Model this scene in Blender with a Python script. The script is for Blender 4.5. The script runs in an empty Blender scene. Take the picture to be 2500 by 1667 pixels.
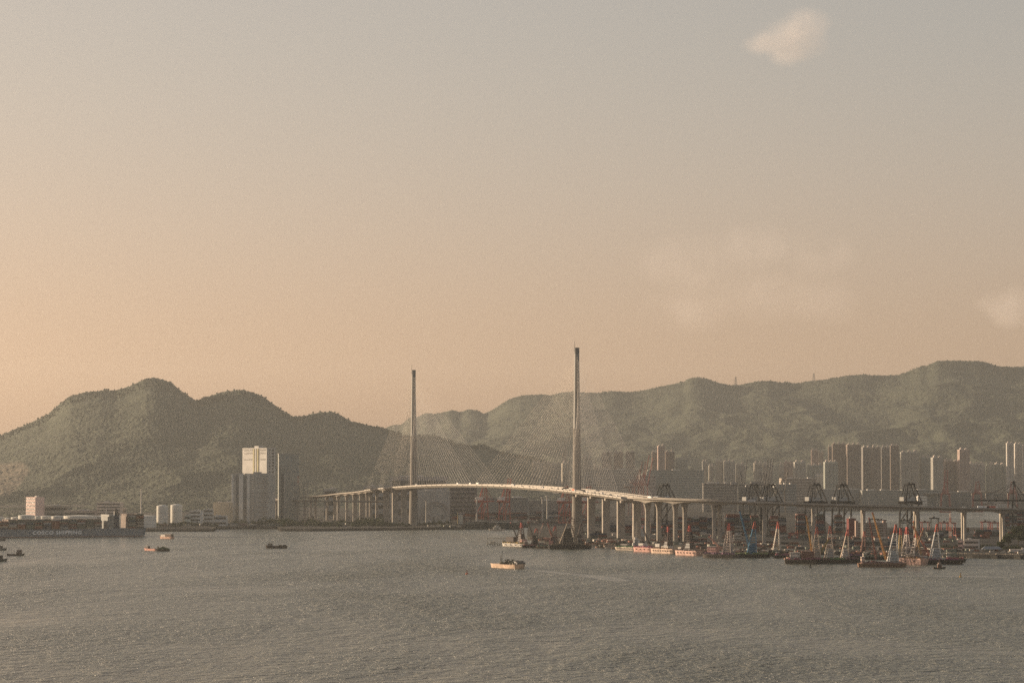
import bpy, bmesh, math, random
import numpy as np
from mathutils import Vector, Matrix

# ------------------------------------------------------------------ camera, sky, sun, exposure
SC = bpy.context.scene
COL = SC.collection
FPX, HC, PXC, PYC, HOR = 6880.0, 108.0, 1250.0, 833.5, 1148.0   # focal length in photo pixels, eye height, centre, horizon row
PITCH = math.atan((HOR - PYC) / FPX)
cam = bpy.data.cameras.new('camera'); camo = bpy.data.objects.new('camera', cam); COL.objects.link(camo)
cam.sensor_width = 36.0; cam.lens = 36.0 * FPX / 2500.0
cam.clip_start = 5.0; cam.clip_end = 90000.0
camo.location = (0, 0, HC); camo.rotation_euler = (math.pi / 2 + PITCH, 0, 0)
SC.camera = camo

SUN_AZ, SUN_EL = math.radians(-63.0), math.radians(10.0)       # azimuth clockwise from +Y
world = bpy.data.worlds.new('World'); SC.world = world; world.use_nodes = True
wn = world.node_tree; wn.nodes.clear()
def wnode(t, **k):
    n = wn.nodes.new(t)
    for a, v in k.items(): setattr(n, a, v)
    return n
w_out = wnode('ShaderNodeOutputWorld'); w_bg = wnode('ShaderNodeBackground')
w_sky = wnode('ShaderNodeTexSky', sky_type='NISHITA', sun_disc=False, sun_elevation=SUN_EL, sun_rotation=SUN_AZ,
              altitude=0.0, air_density=1.0, dust_density=2.5, ozone_density=0.6)
w_tint = wnode('ShaderNodeMix', data_type='RGBA', blend_type='MULTIPLY'); w_tint.inputs['Factor'].default_value = 1.0
# the warm band of dust near the horizon, thinning upwards into greyer blue
w_tc = wnode('ShaderNodeTexCoord'); w_sep = wnode('ShaderNodeSeparateXYZ'); w_mr = wnode('ShaderNodeMapRange', interpolation_type='SMOOTHSTEP'); w_mr.inputs['From Min'].default_value = 0.0; w_mr.inputs['From Max'].default_value = 0.17
w_band = wnode('ShaderNodeMix', data_type='RGBA'); w_band.inputs['A'].default_value = (1.10, 0.80, 0.755, 1); w_band.inputs['B'].default_value = (1.02, 0.875, 0.815, 1)
wn.links.new(w_tc.outputs['Generated'], w_sep.inputs['Vector']); wn.links.new(w_sep.outputs['Z'], w_mr.inputs['Value']); wn.links.new(w_mr.outputs['Result'], w_band.inputs['Factor']); wn.links.new(w_band.outputs['Result'], w_tint.inputs['B'])
w_gam = wnode('ShaderNodeGamma'); w_gam.inputs['Gamma'].default_value = 0.55
wn.links.new(w_sky.outputs['Color'], w_gam.inputs['Color']); wn.links.new(w_gam.outputs['Color'], w_tint.inputs['A'])
wn.links.new(w_tint.outputs['Result'], w_bg.inputs['Color'])
w_bg.inputs['Strength'].default_value = 0.14
wn.links.new(w_bg.outputs['Background'], w_out.inputs['Surface'])

sun = bpy.data.lights.new('sun', 'SUN'); suno = bpy.data.objects.new('sun', sun); COL.objects.link(suno)
sun.energy = 4.6; sun.angle = math.radians(0.5); sun.color = (1.0, 0.77, 0.54)
sdir = Vector((math.sin(SUN_AZ) * math.cos(SUN_EL), math.cos(SUN_AZ) * math.cos(SUN_EL), math.sin(SUN_EL)))
suno.rotation_euler = sdir.to_track_quat('Z', 'Y').to_euler()

SC.view_settings.view_transform = 'Standard'; SC.view_settings.look = 'None'
SC.view_settings.exposure = 0.88; SC.view_settings.gamma = 1.0; SC.view_settings.use_curve_mapping = False
SC.render.engine = 'CYCLES'
SC.cycles.use_denoising = False
SC.cycles.max_bounces = 5; SC.cycles.volume_bounces = 1; SC.cycles.diffuse_bounces = 2; SC.cycles.glossy_bounces = 2
SC.cycles.sample_clamp_indirect = 4.0; SC.cycles.sample_clamp_direct = 2.2

HAZE_DENSITY = 1.5e-5
HAZE_COLOR = (0.88, 0.90, 0.88)
rnd = random.Random(7)
npr = np.random.default_rng(11)
R = math.radians

# ------------------------------------------------------------------ helpers
def ray(px, py):
    u, v = px - PXC, PYC - py
    return Vector((u, FPX * math.cos(PITCH) - v * math.sin(PITCH), FPX * math.sin(PITCH) + v * math.cos(PITCH)))
def at(px, py, Y):
    """world point seen at photo pixel (px, py) at distance Y"""
    r = ray(px, py); r *= Y / r.y
    return Vector((r.x, Y, HC + r.z))
def on(px, py, z=0.0):
    """world point seen at photo pixel (px, py) on the level z"""
    r = ray(px, py); r *= (z - HC) / r.z
    return Vector((r.x, r.y, z))
def zat(py, Y): return at(PXC, py, Y).z
def xat(px, Y): return at(px, HOR, Y).x
def mpp(Y): return Y / FPX

class MB:
    """collects shapes, then links them as ONE mesh object"""
    def __init__(self): self.v = []; self.f = []
    def add(self, vs, fs):
        n = len(self.v); self.v += [tuple(p) for p in vs]; self.f += [tuple(n + i for i in q) for q in fs]; return self
    def box(self, c, s, rz=0.0, base=False):
        cx, cy, cz = c; x, y, z = s[0] / 2, s[1] / 2, s[2] / 2
        if base: cz += z
        ca, sa = math.cos(rz), math.sin(rz); vs = []
        for dz in (-z, z):
            for dx, dy in ((-x, -y), (x, -y), (x, y), (-x, y)):
                vs.append((cx + dx * ca - dy * sa, cy + dx * sa + dy * ca, cz + dz))
        return self.add(vs, [(3, 2, 1, 0), (4, 5, 6, 7), (0, 1, 5, 4), (1, 2, 6, 5), (2, 3, 7, 6), (3, 0, 4, 7)])
    def tube(self, p0, p1, r0, r1=None, n=6, cap=True):
        p0, p1 = Vector(p0), Vector(p1); r1 = r0 if r1 is None else r1
        d = (p1 - p0).normalized(); a = d.orthogonal().normalized(); b = d.cross(a); vs = []
        for p, r in ((p0, r0), (p1, r1)):
            for i in range(n):
                t = 2 * math.pi * (i + .5) / n; vs.append(p + a * (r * math.cos(t)) + b * (r * math.sin(t)))
        fs = [(i, (i + 1) % n, n + (i + 1) % n, n + i) for i in range(n)]
        if cap: fs += [tuple(range(n - 1, -1, -1)), tuple(range(n, 2 * n))]
        return self.add(vs, fs)
    def beam(self, p0, p1, w, h=None):
        """square beam between two points, w wide and h high"""
        p0, p1 = Vector(p0), Vector(p1); h = h or w; d = (p1 - p0).normalized()
        up = Vector((0, 0, 1)) if abs(d.z) < .98 else Vector((0, 1, 0))
        a = d.cross(up).normalized() * w / 2; b = a.cross(d).normalized() * h / 2; vs = []
        for p in (p0, p1): vs += [p - a - b, p + a - b, p + a + b, p - a + b]
        return self.add(vs, [(3, 2, 1, 0), (4, 5, 6, 7), (0, 1, 5, 4), (1, 2, 6, 5), (2, 3, 7, 6), (3, 0, 4, 7)])
    def loft(self, rings, cap=True):
        n = len(rings[0]); vs = [p for r in rings for p in r]; fs = []
        for k in range(len(rings) - 1):
            for i in range(n):
                j = (i + 1) % n; fs.append((k * n + i, k * n + j, (k + 1) * n + j, (k + 1) * n + i))
        if cap: fs += [tuple(range(n - 1, -1, -1)), tuple(range((len(rings) - 1) * n, len(rings) * n))]
        return self.add(vs, fs)
    def prism(self, poly, z0, z1): return self.loft([[(x, y, z0) for x, y in poly], [(x, y, z1) for x, y in poly]])
    def lattice(self, p0, p1, w0, w1, n, r, up=None):
        """four-chord lattice mast from p0 to p1"""
        p0, p1 = Vector(p0), Vector(p1); d = (p1 - p0).normalized(); a = d.orthogonal().normalized(); b = d.cross(a)
        def c(k, i):
            t = k / n; w = (w0 + (w1 - w0) * t) / 2; p = p0.lerp(p1, t); s = ((-1, -1), (1, -1), (1, 1), (-1, 1))[i % 4]
            return p + a * (w * s[0]) + b * (w * s[1])
        for i in range(4):
            self.beam(c(0, i), c(n, i), r)
            for k in range(n):
                self.beam(c(k, i), c(k + 1, i + 1) if k % 2 else c(k + 1, i + 1), r * .7); self.beam(c(k + 1, i), c(k + 1, i + 1), r * .7)
        return self
    def mesh(self, name, mat, smooth=False):
        me = bpy.data.meshes.new(name); me.from_pydata(self.v, [], self.f); me.update()
        if mat is not None: me.materials.append(mat)
        if smooth: me.polygons.foreach_set('use_smooth', [True] * len(me.polygons))
        return me
    def build(self, name, mat, parent=None, smooth=False): return obj(name, self.mesh(name, mat, smooth), parent)

def obj(name, me, parent=None, loc=None):
    o = bpy.data.objects.new(name, me); COL.objects.link(o)
    if parent is not None: o.parent = parent
    if loc is not None: o.location = loc
    return o
def tag(o, label=None, cat=None, group=None, kind=None):
    if label: o['label'] = label
    if cat: o['category'] = cat
    if group: o['group'] = group
    if kind: o['kind'] = kind
    return o
def thing(name, label, cat, loc=(0, 0, 0), rz=0.0, group=None):
    o = obj(name, None); o.location = loc; o.rotation_euler = (0, 0, rz); return tag(o, label, cat, group)
def copy_tree(o, parent=None):
    c = o.copy(); COL.objects.link(c); c.parent = parent
    for ch in list(o.children): copy_tree(ch, c)
    return c

def value_noise(x, y, seed):
    g = np.random.default_rng(seed).random((256, 256))
    xi, yi = np.floor(x).astype(int), np.floor(y).astype(int); fx, fy = x - xi, y - yi
    fx = fx * fx * (3 - 2 * fx); fy = fy * fy * (3 - 2 * fy)
    a, b = g[xi & 255, yi & 255], g[(xi + 1) & 255, yi & 255]; c, d = g[xi & 255, (yi + 1) & 255], g[(xi + 1) & 255, (yi + 1) & 255]
    return (a * (1 - fx) + b * fx) * (1 - fy) + (c * (1 - fx) + d * fx) * fy
def fbm(x, y, seed, octv=4, gain=.5):
    s, a, t = 0, 1.0, 0
    for k in range(octv):
        s = s + a * value_noise(x * 2 ** k + 17 * k, y * 2 ** k + 31 * k, seed + k); t += a; a *= gain
    return s / t

# ------------------------------------------------------------------ materials
MATS = {}
def mat(name, rgb, rough=.75, metal=0.0, var=.18, scale=.15, spec=.1, bump=0.0):
    """plain paint/stone with a little dirt and colour variation"""
    if name in MATS: return MATS[name]
    m = bpy.data.materials.new(name); m.use_nodes = True; t = m.node_tree; b = t.nodes['Principled BSDF']
    b.inputs['Roughness'].default_value = rough; b.inputs['Metallic'].default_value = metal; b.inputs['Specular IOR Level'].default_value = spec
    tc = t.nodes.new('ShaderNodeTexCoord'); n = t.nodes.new('ShaderNodeTexNoise'); n.inputs['Scale'].default_value = scale; n.inputs['Detail'].default_value = 5
    cr = t.nodes.new('ShaderNodeValToRGB'); lo, hi = 1 - var, 1 + var * .6
    cr.color_ramp.elements[0].position = .3; cr.color_ramp.elements[1].position = .7
    cr.color_ramp.elements[0].color = (rgb[0] * lo, rgb[1] * lo, rgb[2] * lo, 1); cr.color_ramp.elements[1].color = (rgb[0] * hi, rgb[1] * hi, rgb[2] * hi, 1)
    t.links.new(tc.outputs['Object'], n.inputs['Vector']); t.links.new(n.outputs['Fac'], cr.inputs['Fac']); t.links.new(cr.outputs['Color'], b.inputs['Base Color'])
    if bump:
        bp = t.nodes.new('ShaderNodeBump'); bp.inputs['Strength'].default_value = bump; t.links.new(n.outputs['Fac'], bp.inputs['Height']); t.links.new(bp.outputs['Normal'], b.inputs['Normal'])
    MATS[name] = m; return m

# ------------------------------------------------------------------ haze (the air over the harbour)
def make_haze():
    b = MB(); x, y0, y1, z0, z1 = 15000, -4000, 22000, -3.0, 900.0
    b.box((0, (y0 + y1) / 2, (z0 + z1) / 2), (2 * x, y1 - y0, z1 - z0))
    m = bpy.data.materials.new('haze_air'); m.use_nodes = True; t = m.node_tree; t.nodes.clear()
    o = t.nodes.new('ShaderNodeOutputMaterial'); v = t.nodes.new('ShaderNodeVolumePrincipled')
    v.inputs['Color'].default_value = (*HAZE_COLOR, 1); v.inputs['Density'].default_value = HAZE_DENSITY; v.inputs['Anisotropy'].default_value = 0.42
    t.links.new(v.outputs['Volume'], o.inputs['Volume'])
    h = b.build('haze', m); tag(h, 'warm evening haze over the harbour and hills', None, kind='stuff')
    return h
make_haze()

# ------------------------------------------------------------------ sea
def water_material(name, rough, bumpk, dark=(.095, .104, .078)):
    m = bpy.data.materials.new(name); m.use_nodes = True; t = m.node_tree; b = t.nodes['Principled BSDF']
    b.inputs['Base Color'].default_value = (*dark, 1); b.inputs['Roughness'].default_value = rough; b.inputs['IOR'].default_value = 1.33
    tc = t.nodes.new('ShaderNodeTexCoord'); prev = None
    def wave(sx, sy, dist, detail, rot=0.0, wgt=1.0, dim=.6):
        mp = t.nodes.new('ShaderNodeMapping'); mp.inputs['Scale'].default_value = (1 / sx, 1 / sy, 1); mp.inputs['Rotation'].default_value = (0, 0, rot)
        n = t.nodes.new('ShaderNodeTexNoise'); n.inputs['Scale'].default_value = 1.0; n.inputs['Detail'].default_value = detail; n.inputs['Roughness'].default_value = dim; n.inputs['Distortion'].default_value = .4
        t.links.new(tc.outputs['Object'], mp.inputs['Vector']); t.links.new(mp.outputs['Vector'], n.inputs['Vector']); return n.outputs['Fac']
    # broad patches of ruffled and calmer water modulate the wave height
    pm = wave(300, 800, 0, 5, .35); pr = t.nodes.new('ShaderNodeMapRange'); pr.inputs['From Min'].default_value = .3; pr.inputs['From Max'].default_value = .7; pr.inputs['To Min'].default_value = .3; pr.inputs['To Max'].default_value = 1.35
    t.links.new(pm, pr.inputs['Value'])
    for (sx, sy, dist, det, rot) in ((34, 50, 12.0, 4, .05), (12, 17, 12, 4, -.08), (4.5, 6, 5.5, 3, 0)):
        w = wave(sx, sy, dist, det, rot); bp = t.nodes.new('ShaderNodeBump'); bp.inputs['Distance'].default_value = dist * bumpk
        mu = t.nodes.new('ShaderNodeMath'); mu.operation = 'MULTIPLY'; t.links.new(w, mu.inputs[0]); t.links.new(pr.outputs['Result'], mu.inputs[1])
        t.links.new(mu.outputs[0], bp.inputs['Height'])
        if prev: t.links.new(prev, bp.inputs['Normal'])
        prev = bp.outputs['Normal']
    rr = t.nodes.new('ShaderNodeMapRange'); rr.inputs['From Min'].default_value = .35; rr.inputs['From Max'].default_value = .65; rr.inputs['To Min'].default_value = rough * .55; rr.inputs['To Max'].default_value = rough * 1.35
    t.links.new(pm, rr.inputs['Value']); t.links.new(rr.outputs['Result'], b.inputs['Roughness'])
    t.links.new(prev, b.inputs['Normal']); return m
WATER = water_material('sea_water', .3, 1.0)
sb = MB(); sb.add([(-14500, -3500, 0), (14500, -3500, 0), (14500, 21500, 0), (-14500, 21500, 0)], [(0, 1, 2, 3)])
tag(sb.build('sea', WATER), 'grey green rippled harbour water', None, kind='structure')

# ------------------------------------------------------------------ hills
def forest_material(name, a, b_, c):
    m = bpy.data.materials.new(name); m.use_nodes = True; t = m.node_tree; b = t.nodes['Principled BSDF']
    b.inputs['Roughness'].default_value = .95; b.inputs['Specular IOR Level'].default_value = .1
    tc = t.nodes.new('ShaderNodeTexCoord'); mix = None
    n1 = t.nodes.new('ShaderNodeTexNoise'); n1.inputs['Scale'].default_value = .006; n1.inputs['Detail'].default_value = 8; n1.inputs['Roughness'].default_value = .65
    n2 = t.nodes.new('ShaderNodeTexNoise'); n2.inputs['Scale'].default_value = .09; n2.inputs['Detail'].default_value = 4
    cr = t.nodes.new('ShaderNodeValToRGB'); cr.color_ramp.elements[0].position = .35; cr.color_ramp.elements[1].position = .68
    cr.color_ramp.elements[0].color = (*a, 1); cr.color_ramp.elements[1].color = (*b_, 1)
    mx = t.nodes.new('ShaderNodeMix'); mx.data_type = 'RGBA'; mx.blend_type = 'MULTIPLY'; mx.inputs['Factor'].default_value = .8
    cr2 = t.nodes.new('ShaderNodeValToRGB'); cr2.color_ramp.elements[0].position = .3; cr2.color_ramp.elements[1].position = .7
    cr2.color_ramp.elements[0].color = (.78, .78, .78, 1); cr2.color_ramp.elements[1].color = (1.12, 1.12, 1.1, 1)
    at_ = t.nodes.new('ShaderNodeAttribute'); at_.attribute_name = 'bare'
    mb = t.nodes.new('ShaderNodeMix'); mb.data_type = 'RGBA'; mb.inputs['B'].default_value = (*c, 1)
    for n in (n1, n2): t.links.new(tc.outputs['Object'], n.inputs['Vector'])
    t.links.new(n1.outputs['Fac'], cr.inputs['Fac']); t.links.new(n2.outputs['Fac'], cr2.inputs['Fac'])
    t.links.new(cr.outputs['Color'], mx.inputs['A']); t.links.new(cr2.outputs['Color'], mx.inputs['B'])
    t.links.new(mx.outputs['Result'], mb.inputs['A']); t.links.new(at_.outputs['Fac'], mb.inputs['Factor'])
    t.links.new(mb.outputs['Result'], b.inputs['Base Color']); return m
FOREST = forest_material('forest_cover', (.050, .058, .040), (.074, .082, .056), (.15, .122, .088))

def hill(name, label, ridge, Yc, Yf, Yb, px0, px1, dpx, rows, seed, spur, tree_h, bare=None, late=2.0, gap=0.0):
    """terrain whose crest follows the outline 'ridge' (photo pixels) at distance Yc; Yf is the foot, Yb the back foot"""
    px = np.arange(px0, px1 + .1, dpx); rx = [p[0] for p in ridge]; ry = [p[1] for p in ridge]
    zr = HC + (HOR - np.interp(px, rx, ry)) / FPX * Yc
    k = np.array([.5, 1, 1.5, 1, .5]); zr = np.convolve(np.pad(zr, 2, mode='edge'), k / k.sum(), 'valid')
    s = np.concatenate([np.linspace(0, 1, rows) ** .85, 1 + np.linspace(0, 1, rows // 5)[1:]])          # 0 foot .. 1 crest .. 2 back foot
    Y = np.where(s <= 1, Yf + (Yc - Yf) * s, Yc + (Yb - Yc) * (s - 1))
    S, PXG = np.meshgrid(s, px, indexing='ij'); YG, ZR = np.meshgrid(Y, zr, indexing='ij')
    XG = (PXG - PXC) / FPX * YG
    ss = np.where(S <= 1, S, 2 - S)
    # below the crest the slope follows a smoothed, warped outline, so spurs do not run straight down from every hump
    kk = np.exp(-.5 * (np.arange(-120, 121) / 45.0) ** 2); zs = np.convolve(np.pad(zr, 120, mode='edge'), kk / kk.sum(), 'valid')
    wp = PXG + 150 * (fbm(PXG / 170, YG / 900, seed + 60, 4) - .5) * np.clip((1 - ss) * 3, 0, 1)
    wc = np.clip((ss - .72) / .26, 0, 1); wc = wc * wc * (3 - 2 * wc); lat = np.interp(wp, px, zr)
    ZR = np.where(S <= 1, (np.interp(wp, px, zs) * .6 + lat * .4) * (1 - wc) + ZR * wc, ZR)
    prof = .3 * ss ** late + .7 * np.clip((ss - gap) / (1 - gap), 0, 1) ** 1.25
    nz = fbm(XG / 640, YG / 1200, seed, 5); sp = 1 - np.abs(2 * nz - 1)                                # ridged noise: spurs and gullies
    Z = 4 + (ZR - 4) * prof - spur * (1 - sp) * np.clip(ss * (1 - ss) * 4, 0, 1) ** .8
    Z = Z + 5 * (fbm(XG / 60, YG / 60, seed + 9, 3) - .5) * np.clip((1 - ss) * 8, 0.25, 1)
    ja = npr.normal(0, 1, Z.shape); tn = value_noise(XG / 7.5, YG / 9, seed + 3)
    Z = Z + tree_h * (tn - .45) * (.5 + value_noise(XG / 90, YG / 90, seed + 5)) + ja * tree_h * .10
    Z = np.maximum(Z, 1.5)
    nr, nc = Z.shape; vs = np.stack([XG, YG, Z], -1).reshape(-1, 3)
    i = np.arange(nr - 1)[:, None] * nc + np.arange(nc - 1)[None, :]; q = np.stack([i, i + 1, i + nc + 1, i + nc], -1).reshape(-1, 4)
    me = bpy.data.meshes.new(name); me.vertices.add(len(vs)); me.vertices.foreach_set('co', vs.ravel().astype(np.float32))
    me.loops.add(q.size); me.loops.foreach_set('vertex_index', q.ravel().astype(np.int32))
    me.polygons.add(len(q)); me.polygons.foreach_set('loop_start', np.arange(len(q), dtype=np.int32) * 4); me.polygons.foreach_set('loop_total', np.full(len(q), 4, np.int32))
    me.update(); me.materials.append(FOREST)
    att = me.attributes.new('bare', 'FLOAT', 'POINT'); bv = np.zeros(len(vs), np.float32)
    if bare is not None: bv = bare(XG, YG, Z, PXG, S).ravel().astype(np.float32)
    att.data.foreach_set('value', bv)
    o = obj(name, me); tag(o, label, None, kind='structure')
    def height(x, y):
        p = PXC + x / y * FPX; col = np.clip(np.round((p - px0) / dpx).astype(int), 0, nc - 1)
        row = np.clip(np.searchsorted(Y, y), 0, nr - 1); return Z[row, col]
    return o, height

D = 2500 / 2352
L_RIDGE = [(-200, 1105), (-60, 1080), (0, 1064), (64, 1037), (117, 1012), (143, 988), (170, 967), (207, 959), (250, 953), (282, 953), (308, 946), (329, 937), (356, 925), (377, 922), (398, 926), (420, 937),
           (446, 957), (468, 972), (480, 978), (505, 969), (531, 960), (563, 954), (590, 951), (616, 958), (643, 969), (670, 988), (691, 1002), (712, 1015), (728, 1018), (744, 1015), (765, 1010), (792, 1005), (813, 1006),
           (834, 1015), (856, 1028), (882, 1033), (900, 1039), (938, 1045), (964, 1053), (987, 1064), (1020, 1064), (1043, 1061), (1063, 1063), (1094, 1075), (1130, 1086), (1155, 1087), (1181, 1085), (1201, 1095), (1232, 1105), (1283, 1113), (1308, 1118), (1360, 1135), (1420, 1165), (1480, 1180)]
R_RIDGE = [(700, 1100), (850, 1075), (938, 1047), (960, 1037), (978, 1037), (1000, 1020), (1020, 1018), (1040, 1008), (1065, 1010), (1085, 1006), (1100, 1001), (1125, 1006), (1140, 1000), (1165, 1001), (1182, 1011), (1200, 1002), (1220, 989), (1240, 976),
           (1270, 966), (1310, 963), (1345, 965), (1380, 957), (1410, 956), (1440, 960), (1470, 958), (1500, 955), (1540, 957), (1570, 953), (1600, 946), (1640, 938), (1670, 932), (1685, 923), (1705, 921), (1725, 924), (1750, 933), (1780, 940), (1810, 940),
           (1840, 932), (1875, 929), (1910, 934), (1950, 935), (1980, 930), (2010, 927), (2040, 922), (2070, 917), (2110, 914), (2140, 917), (2190, 916), (2220, 907), (2245, 895), (2265, 892), (2290, 881), (2320, 880), (2360, 881), (2390, 881),
           (2415, 886), (2435, 894), (2460, 896), (2500, 895), (2600, 890), (2750, 905), (2900, 930)]
def quarry(X, Y, Z, P, S):
    py = HOR - (Z - HC) / Y * FPX
    edge = 78 - np.abs(py - 1150) * .75 + 16 * (fbm(P / 14, py / 14, 77, 3) - .5)
    return np.clip((edge - P) / 8, 0, 1) * np.clip((py - 1128 + P * .08) / 8, 0, 1) * np.clip((1212 - py) / 8, 0, 1) * (.55 + .45 * (np.sin(Z / 2.4) > -.3))
hill_l, hl_h = hill('hill', 'green wooded hill with three humps behind the white tower block', L_RIDGE, 11500, 6150, 13500, -220, 1480, 2.6, 330, 21, 55, 6, quarry, 2.0, .42)
hill_r, hr_h = hill('mountain_range', 'long hazy wooded mountain range behind the housing towers', R_RIDGE, 17000, 11500, 19500, 700, 2900, 3.2, 270, 41, 110, 6)

# ------------------------------------------------------------------ land
CONC = mat('concrete', (.34, .307, .263), .85, scale=.12, var=.22)
CONC_D = mat('weathered_concrete', (.27, .245, .21), .9, scale=.1, var=.3)
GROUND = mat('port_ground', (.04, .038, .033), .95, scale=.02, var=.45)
ROCK = mat('seawall_rock', (.06, .055, .045), .95, scale=.25, var=.6)
ASPH = mat('asphalt', (.10, .098, .095), .9, scale=.05, var=.25)
def land(name, label, front, back, z, m, seed):
    """front: waterline in photo pixels, left to right; back: world points right to left"""
    pts = []; r = random.Random(seed)
    for (a, b) in zip(front[:-1], front[1:]):
        n = max(1, int(abs(b[0] - a[0]) / 14))
        for i in range(n):
            t = i / n; p = on(a[0] + (b[0] - a[0]) * t, a[1] + (b[1] - a[1]) * t); pts.append((p.x, p.y + r.uniform(-3, 3)))
    p = on(*front[-1]); pts.append((p.x, p.y))
    nf = len(pts); inner = [(x, y + 9) for x, y in pts]
    pts += back; inner += back
    b = MB(); b.loft([[(x, y, -2.0) for x, y in pts], [(x, y + (3 if i < nf else 0), z * .55) for i, (x, y) in enumerate(pts)], [(x, y, z) for x, y in inner]])
    return tag(b.build(name, m), label, None, kind='structure')
def X_(px, Y): return (xat(px, Y), Y)
L_FRONT = [(-220, 1300), (330, 1297.5), (430, 1297), (520, 1297), (526, 1292), (600, 1291), (679, 1291), (684, 1296), (760, 1296.5), (900, 1295), (1050, 1293), (1130, 1291.5), (1220, 1290), (1290, 1287)]
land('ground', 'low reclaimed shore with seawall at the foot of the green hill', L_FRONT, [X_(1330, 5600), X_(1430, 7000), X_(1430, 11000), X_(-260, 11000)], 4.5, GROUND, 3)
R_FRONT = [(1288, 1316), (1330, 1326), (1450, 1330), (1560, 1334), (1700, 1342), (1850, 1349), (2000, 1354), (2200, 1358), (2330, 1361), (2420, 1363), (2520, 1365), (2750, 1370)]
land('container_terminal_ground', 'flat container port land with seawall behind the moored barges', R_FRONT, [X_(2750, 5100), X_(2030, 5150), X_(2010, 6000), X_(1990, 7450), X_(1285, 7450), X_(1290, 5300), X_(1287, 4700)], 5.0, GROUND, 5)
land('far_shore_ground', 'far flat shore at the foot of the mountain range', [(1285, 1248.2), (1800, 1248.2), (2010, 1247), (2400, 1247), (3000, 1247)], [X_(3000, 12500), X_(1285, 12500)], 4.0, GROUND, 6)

# rubble seawalls: far too many stones to count
def rubble(name, label, pts, z1, size, n, seed, m):
    b = MB(); r = random.Random(seed)
    for _ in range(n):
        k = r.randrange(len(pts) - 1); t = r.random(); q = r.random()
        p = on(*pts[k]).lerp(on(*pts[k + 1]), t); s = size * r.uniform(.5, 1.3)
        vs = [(p.x + s * r.uniform(-1, 1) * .1 + s * dx * r.uniform(.6, 1), p.y - 5 + 14 * q + s * dy * r.uniform(.6, 1), -.4 + q * z1 + s * dz * r.uniform(.5, 1)) for dx, dy, dz in ((-1, 0, 0), (0, -1, 0), (1, 0, 0), (0, 1, 0), (0, 0, 1), (.2, .2, -.6))]
        b.add(vs, [(0, 1, 4), (1, 2, 4), (2, 3, 4), (3, 0, 4), (1, 0, 5), (2, 1, 5), (3, 2, 5), (0, 3, 5)])
    return tag(b.build(name, m), label, None, kind='stuff')
PALEROCK = mat('pale_rock', (.30, .25, .19), .95, scale=.5, var=.5)
rubble('rubble_seawall', 'pale rubble stones along the shore at the right edge', [(2300, 1360), (2420, 1362.5), (2520, 1364.5), (2600, 1366)], 5.5, 1.7, 1500, 1, PALEROCK)
rubble('rocky_shore', 'dark rocks along the shore below the green hill', L_FRONT[1:-2], 4.2, 1.9, 2600, 2, ROCK)

# ------------------------------------------------------------------ cable-stayed bridge
TL, TR = Vector((xat(1009.5, 5358), 5358, 0)), Vector((xat(1408.5, 4382), 4382, 0))
AX = (TR - TL).normalized(); NR = Vector((-AX.y, AX.x, 0)); MID = (TL + TR) / 2; HALF = (TR - TL).length / 2
def zdeck(s): return 83.0 - 2.32e-5 * s * s
def bpt(s, off=0.0, dz=0.0):
    p = MID + AX * s + NR * off; return Vector((p.x, p.y, zdeck(s) + dz))
def sweep(b, path, nrm, sect, caps=True):
    """path: list of points; nrm: list of sideways directions; sect(k): list of (offset, dz)"""
    b.loft([[p + n * o + Vector((0, 0, dz)) for o, dz in sect(k)] for k, (p, n) in enumerate(zip(path, nrm))], caps); return b
STEEL = mat('pale_deck_steel', (.42, .385, .335), .6, scale=.08, var=.14)
TOWC = mat('tower_concrete', (.20, .183, .16), .85, scale=.05, var=.16)
TOWS = mat('tower_steel', (.22, .215, .20), .6, metal=.1, scale=.06, var=.1)
DARKM = mat('dark_metal', (.06, .058, .055), .6, scale=.3)
CABLE = mat('cable_sheath', (.68, .62, .54), .45, scale=.05, var=.06)
bridge = thing('cable_stayed_bridge', 'long cable-stayed road bridge with two needle towers and fans of pale stays', 'bridge')
SS = [-HALF - 292 + i * (2 * HALF + 584) / 90 for i in range(91)]
for side in (-1, 1):
    c = side * 17.2
    b = MB(); sweep(b, [bpt(s, c) for s in SS], [NR] * 91, lambda k: [(-9.4, 0), (-9.4, -.8), (-4.6, -3.9), (4.6, -3.9), (9.4, -.8), (9.4, 0)])
    g = b.build('deck_girder', STEEL, bridge)
    b = MB(); sweep(b, [bpt(s, c) for s in SS], [NR] * 91, lambda k: [(-8.6, .004), (-8.6, .03), (8.6, .03), (8.6, .004)]); b.build('carriageway', ASPH, g)
    for e in (-1, 1):
        b = MB(); sweep(b, [bpt(s, c + e * 9.1) for s in SS], [NR] * 91, lambda k: [(-.2, 0), (-.2, 1.25), (.2, 1.25), (.2, 0)]); b.build('parapet', STEEL, g)
def rot_to(o, p0, p1, r):
    d = p1 - p0; o.location = p0; o.rotation_mode = 'QUATERNION'; o.rotation_quaternion = d.to_track_quat('Z', 'Y'); o.scale = (r, r, d.length)
cross_me = MB().box((0, 0, -1.2), (2.4, 15.8, 2.0)).mesh('cross_girder', STEEL)
for i in range(89):
    s = -HALF - 284 + i * 18.0
    if s > HALF + 288: break
    if min(abs(s - HALF), abs(s + HALF)) < 10: continue
    o = obj('cross_girder', cross_me, bridge, bpt(s)); o.rotation_euler = (0, 0, math.atan2(AX.y, AX.x))
fin_me = MB().box((0, 0, -.5), (.7, .9, 1.9)).mesh('anchor_bracket', STEEL)
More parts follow.
